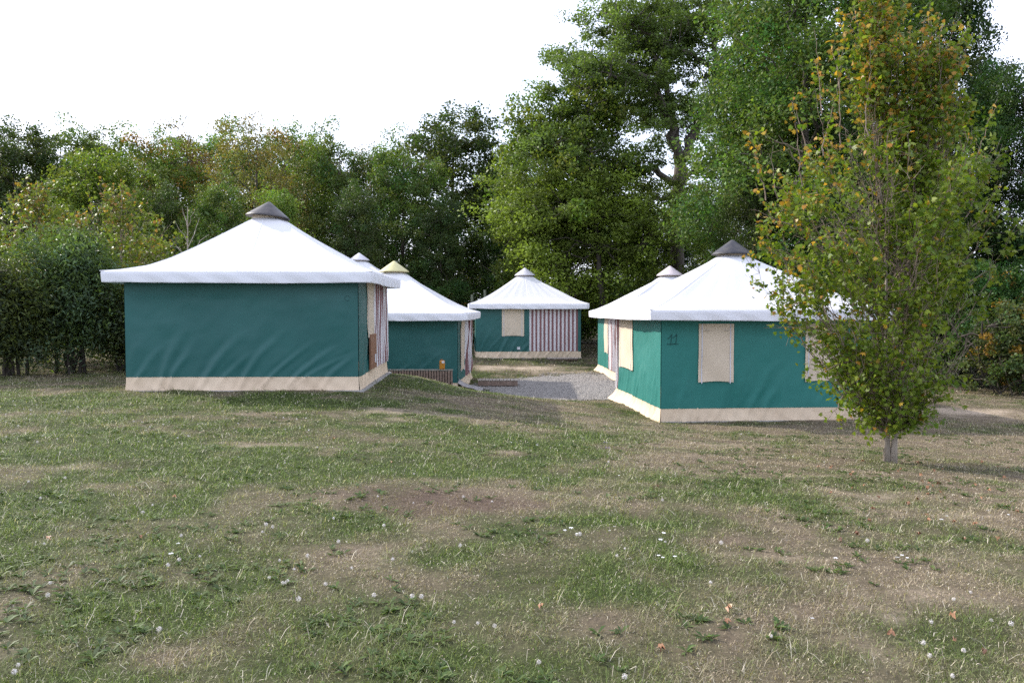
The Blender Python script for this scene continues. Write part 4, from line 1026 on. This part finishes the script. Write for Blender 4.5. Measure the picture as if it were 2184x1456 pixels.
tag(grass('lawn_grass', 1050000, 3.2, 24, -.35, .012, .038, .0034, 1), 'short patchy green and dry grass of the lawn', 'grass', kind='stuff')
tag(grass('far_grass', 120000, 23, 48, .2, .05, .12, .0050, 2), 'short grass between and behind the tents', 'grass', kind='stuff')
tag(grass('grass_tufts', 70000, 3.2, 20, -.4, .05, .12, .0030, 3, True), 'longer grass in loose tufts', 'grass', kind='stuff')
def crumbs(n, seed):
    rg = np.random.default_rng(seed); x, y = scatter(n, 3.3, 22, -.35, .70, rg); g, s, d = lawn(x, y)
    k = (rg.random(n) < .08 + s * .9 + d * .5) & ~in_tent(x, y, .1); x, y, d = x[k], y[k], d[k]; m_ = len(x)
    base = np.array([[1,0,0],[-.2,.9,0],[-.9,-.1,0],[0,-.8,0],[.1,.1,.6]]); Fb = np.array([[0,1,4],[1,2,4],[2,3,4],[3,0,4]])
    sz = rg.uniform(.002, .007, m_) * (y / 5) ** .6; P = base[None] * sz[:, None, None] * rg.uniform(.5, 1.5, (m_, 5, 1)); a = rg.uniform(0, 6.3, m_)
    X = P[..., 0] * np.cos(a)[:, None] - P[..., 1] * np.sin(a)[:, None] + x[:, None]; Y = P[..., 0] * np.sin(a)[:, None] + P[..., 1] * np.cos(a)[:, None] + y[:, None]
    V = np.stack([X, Y, P[..., 2] + ground(x, y)[:, None] + .001], -1).reshape(-1, 3)
    c = (SO * (1 - d[:, None]) + DE * 1.5 * d[:, None]) * rg.uniform(.35, 1.25, (m_, 1))
    tag(np_mesh('soil_crumbs', V, (Fb[None] + np.arange(m_)[:, None, None] * 5).reshape(-1, 3), M['grass'], col=np.repeat(c, 5, 0)), 'crumbs of dry soil on the bare patches', 'soil', kind='stuff')
crumbs(160000, 33)
# broad-leaved weeds in rosettes
def weeds():
    rg = np.random.default_rng(12); n = 4200; x, y = scatter(n, 3.3, 15, -.2, .70, rg); g, s, d = lawn(x, y)
    k = (fbm(x, y, .7, 400, 3) > .52) & (rg.random(n) > s) & ~in_tent(x, y, .1); x, y, g = x[k], y[k], g[k]; n = len(x); z = ground(x, y)
    nl = 9; N = n * nl; xx, yy, zz = [np.repeat(q, nl) for q in (x, y, z)]
    a = rg.uniform(0, 6.3, N); L_ = rg.uniform(.03, .075, N); el = rg.uniform(.1, .7, N); w_ = L_ * rg.uniform(.18, .36, N)
    d = np.stack([np.cos(a) * np.cos(el), np.sin(a) * np.cos(el), np.sin(el)], 1); sd_ = np.stack([-np.sin(a), np.cos(a), 0 * a], 1)
    B = np.stack([xx, yy, zz + .003], 1); Mi = B + d * (L_ * .6)[:, None]; T = Mi + (d * np.array([1, 1, .1])) * (L_ * .5)[:, None]
    V = np.stack([B, Mi - sd_ * w_[:, None] / 2, T, Mi + sd_ * w_[:, None] / 2], 1).reshape(-1, 3)
    c = np.where(rg.random((N, 1)) < .5, np.array([.055, .095, .025]), np.array([.10, .145, .040])) * rg.uniform(.7, 1.3, (N, 1))
    tag(np_mesh('lawn_weeds', V, np.arange(4 * N).reshape(N, 4), M['grass'], col=np.repeat(c, 4, 0)), 'dark green broad-leaved rosettes in the lawn', 'weeds', kind='stuff')
weeds()

# ------------------------------------------------------------------ seed heads, flowers, fallen leaves
m, t, b = newmat('seed_fluff'); b.inputs['Base Color'].default_value = (.66, .62, .58, 1); b.inputs['Roughness'].default_value = .9; M['fluff'] = m
m, t, b = newmat('white_petal'); b.inputs['Base Color'].default_value = (.82, .82, .84, 1); M['petal'] = m
m, t, b = newmat('purple_petal'); b.inputs['Base Color'].default_value = (.22, .10, .45, 1); M['purple'] = m
m, t, b = newmat('stem_green'); b.inputs['Base Color'].default_value = (.20, .22, .09, 1); M['stem'] = m
m, t, b = newmat('fallen_leaf'); noise_col(t, b, (.24, .10, .05), (.34, .19, .10), 30, 3); M['fallen'] = m
def clock_mesh(seed, R_=.024, H=.09):
    rg = np.random.default_rng(seed); mb = MB(); k = rg.normal(size=2) * .02
    mb.tube([(0, 0, -.01), (k[0] * .4, k[1] * .4, H * .5), (k[0], k[1], H)], .0016, 4); st_ = mb.build('stem', M['stem']).data
    hb = MB(); c = np.array([k[0], k[1], H]); d = rg.normal(size=(90, 3)); d /= np.linalg.norm(d, axis=1)[:, None]
    for q in d:
        u = np.cross(q, (0, 0, 1.01)); u /= np.linalg.norm(u); v = np.cross(q, u); p = c + q * R_ * rg.uniform(.72, 1)
        hb.quad(p - u * .0036, p - v * .0036, p + u * .0036, p + v * .0036)
    n = len(hb.v)
    for i in range(6):
        for j in range(8):
            pass
    for q in d[:40]:
        u = np.cross(q, (0, 0, 1.01)); u = u / np.linalg.norm(u) * .0006; hb.quad(c - u, c + u, c + q * R_ + u, c + q * R_ - u)
    hb2 = MB(); hd = hb.build('seed_head', M['fluff']).data
    for o in [o for o in bpy.data.objects if o.name.startswith(('stem', 'seed_head')) and o.parent is None]: bpy.data.objects.remove(o)
    return st_, hd
clocks = [clock_mesh(s, r_, h) for s, r_, h in ((1, .022, .07), (2, .020, .09), (3, .024, .05))]
def put_clock(x, y, z, k, s):
    o = empty('dandelion_clock', (x, y, z), rnd.uniform(0, 6.3), 'white round dandelion seed head on a thin stem in the lawn', 'seed head', 'dandelion clocks scattered over the lawn'); o.scale = (s, s, s)
    for nm, me in zip(('stem', 'seed_head'), clocks[k]):
        c = bpy.data.objects.new(nm, me); C.objects.link(c); c.parent = o
PIX = [(426,1160),(567,1096),(586,1092),(558,1111),(711,1085),(724,1129),(887,1143),(837,1167),(749,1183),(693,1205),(626,1185),(577,1199),(610,1205),(608,1213),(591,1207),(795,1244),(882,1247),(896,1249),(1017,1291),(1054,1296),(966,1291),(1015,1433),(989,1037),(992,1131),(821,1101),(633,1248),(596,1170),(881,1050),
 (2037,1246),(2102,1277),(1985,1290),(2066,1221),(1999,1353),(2057,1356),(2157,1300),(2030,1408),(1648,1314),(1518,1215),(2130,1420),(2024,1443),(1974,1334),(2071,1440),(62,1010),(86,1045),(119,1048),(136,1001),(292,1068),(325,1055),(389,1116),(355,1178),(385,1170),(401,919),(510,955),(262,874),(39,894),(128,919),(30,1380),(342,1308),(1147,1368),(1330,1410),(110,1215),(103,1240),(95,1130),(28,1400),(1250,1110),(1420,1130)]
for (px, py) in PIX:
    # the head stands a few centimetres above its foot
    x, y, z = hit(px, py + 60 * 4 / max(4, (1.64 * 1760 / (py - 655)))); put_clock(x, y, z, rnd.randrange(3), rnd.uniform(.42, .72))
for k in range(60):
    px, py = rnd.uniform(0, 700), rnd.uniform(850, 960)
    if k > 40: px, py = rnd.uniform(600, 2150), rnd.uniform(900, 1250)
    x, y, z = hit(px, py)
    if not in_tent(np.array([x]), np.array([y]))[0]: put_clock(x, y, z, rnd.randrange(3), rnd.uniform(.4, .7))
def flower_mesh(seed, mat, n=14, R_=.018, H=.06):
    rg = np.random.default_rng(seed); mb = MB(); mb.tube([(0, 0, -.01), (.004, 0, H)], .0012, 4, mi=1)
    for k in range(n):
        a = rg.uniform(0, 6.3); r_ = R_ * math.sqrt(rg.random()); c = np.array([r_ * math.cos(a), r_ * math.sin(a), H + rg.uniform(-.003, .004)]); s = .005
        mb.quad(c + (-s, 0, 0), c + (0, -s, .001), c + (s, 0, .001), c + (0, s, 0))
    o = mb.build('f', [M[mat], M['stem']]); me = o.data; bpy.data.objects.remove(o); return me
yar = [flower_mesh(1, 'petal', 22), flower_mesh(2, 'petal', 16, .014)]
for (px, py) in [(1300,1130),(1310,1122),(1218,1128),(1230,1135),(1205,1130),(1416,1140),(1409,1154),(1924,1184),(1935,1189),(1914,1193),(2020,1101),(2008,1108),(2107,1087),(2157,1067),(2151,1094),(1732,1324),(1414,1190),(1439,1190),(1782,1194),(1404,1187),(1145,945),(1090,938),(1320,1010),(380,1160),(365,1185),(1235,1015)]:
    x, y, z = hit(px, py + 12); o = bpy.data.objects.new('white_flower', rnd.choice(yar)); C.objects.link(o); o.location = (x, y, z); s = rnd.uniform(.55, .9); o.scale = (s, s, s); o.rotation_euler.z = rnd.uniform(0, 6)
    tag(o, 'small flat cluster of white flowers in the lawn', 'flower', 'white flower heads in the lawn')
pf = flower_mesh(4, 'purple', 12, .016)
for (px, py, lab) in ((1292, 955, 'small purple flower in the grass, the upper of two'), (1296, 967, 'small purple flower in the grass, the lower of two')):
    x, y, z = hit(px, py + 6); o = bpy.data.objects.new('purple_flower', pf); C.objects.link(o); o.location = (x, y, z); o.scale = (1.8,) * 3; tag(o, lab, 'flower')
fm = []
for k in range(3):
    V_ = LEAF * .027; V_ = V_ + np.array([0, 0, .012]); V_[:, 2] += np.array([.012 * math.sin(i * 1.9 + k) for i in range(len(V_))]); fm.append((V_, np.arange(len(V_)).reshape(1, -1)))
fms = []
for V_, F_ in fm:
    o = np_mesh('fl', V_, F_, M['fallen']); fms.append(o.data); bpy.data.objects.remove(o)
FL = [(1963,1146),(1790,1155),(2057,1155),(2007,1054),(1981,1045),(2094,1066),(2170,1094),(1978,1105),(1938,1077),(1554,1334),(1414,1387),(2031,1323),(2031,1371),(2098,1395),(1554,1308),(1901,1362),(713,939),(835,990),(104,1153),(375,1063),(1150,1300),(300,1150)]
for k in range(45): FL.append((1895 + rnd.gauss(60, 170), 1010 + abs(rnd.gauss(0, 70)) - 25))
for (px, py) in FL:
    if px > 2300 or py < 905: continue
    x, y, z = hit(px, py); o = bpy.data.objects.new('fallen_leaf', rnd.choice(fms)); C.objects.link(o); o.location = (x, y, z + .015); o.rotation_euler = (rnd.gauss(0, .35), rnd.gauss(0, .35), rnd.uniform(0, 6.3)); s = rnd.uniform(.8, 1.3); o.scale = (s, s, s)
    tag(o, 'fallen orange brown maple leaf on the grass', 'fallen leaf', 'fallen maple leaves on the lawn')
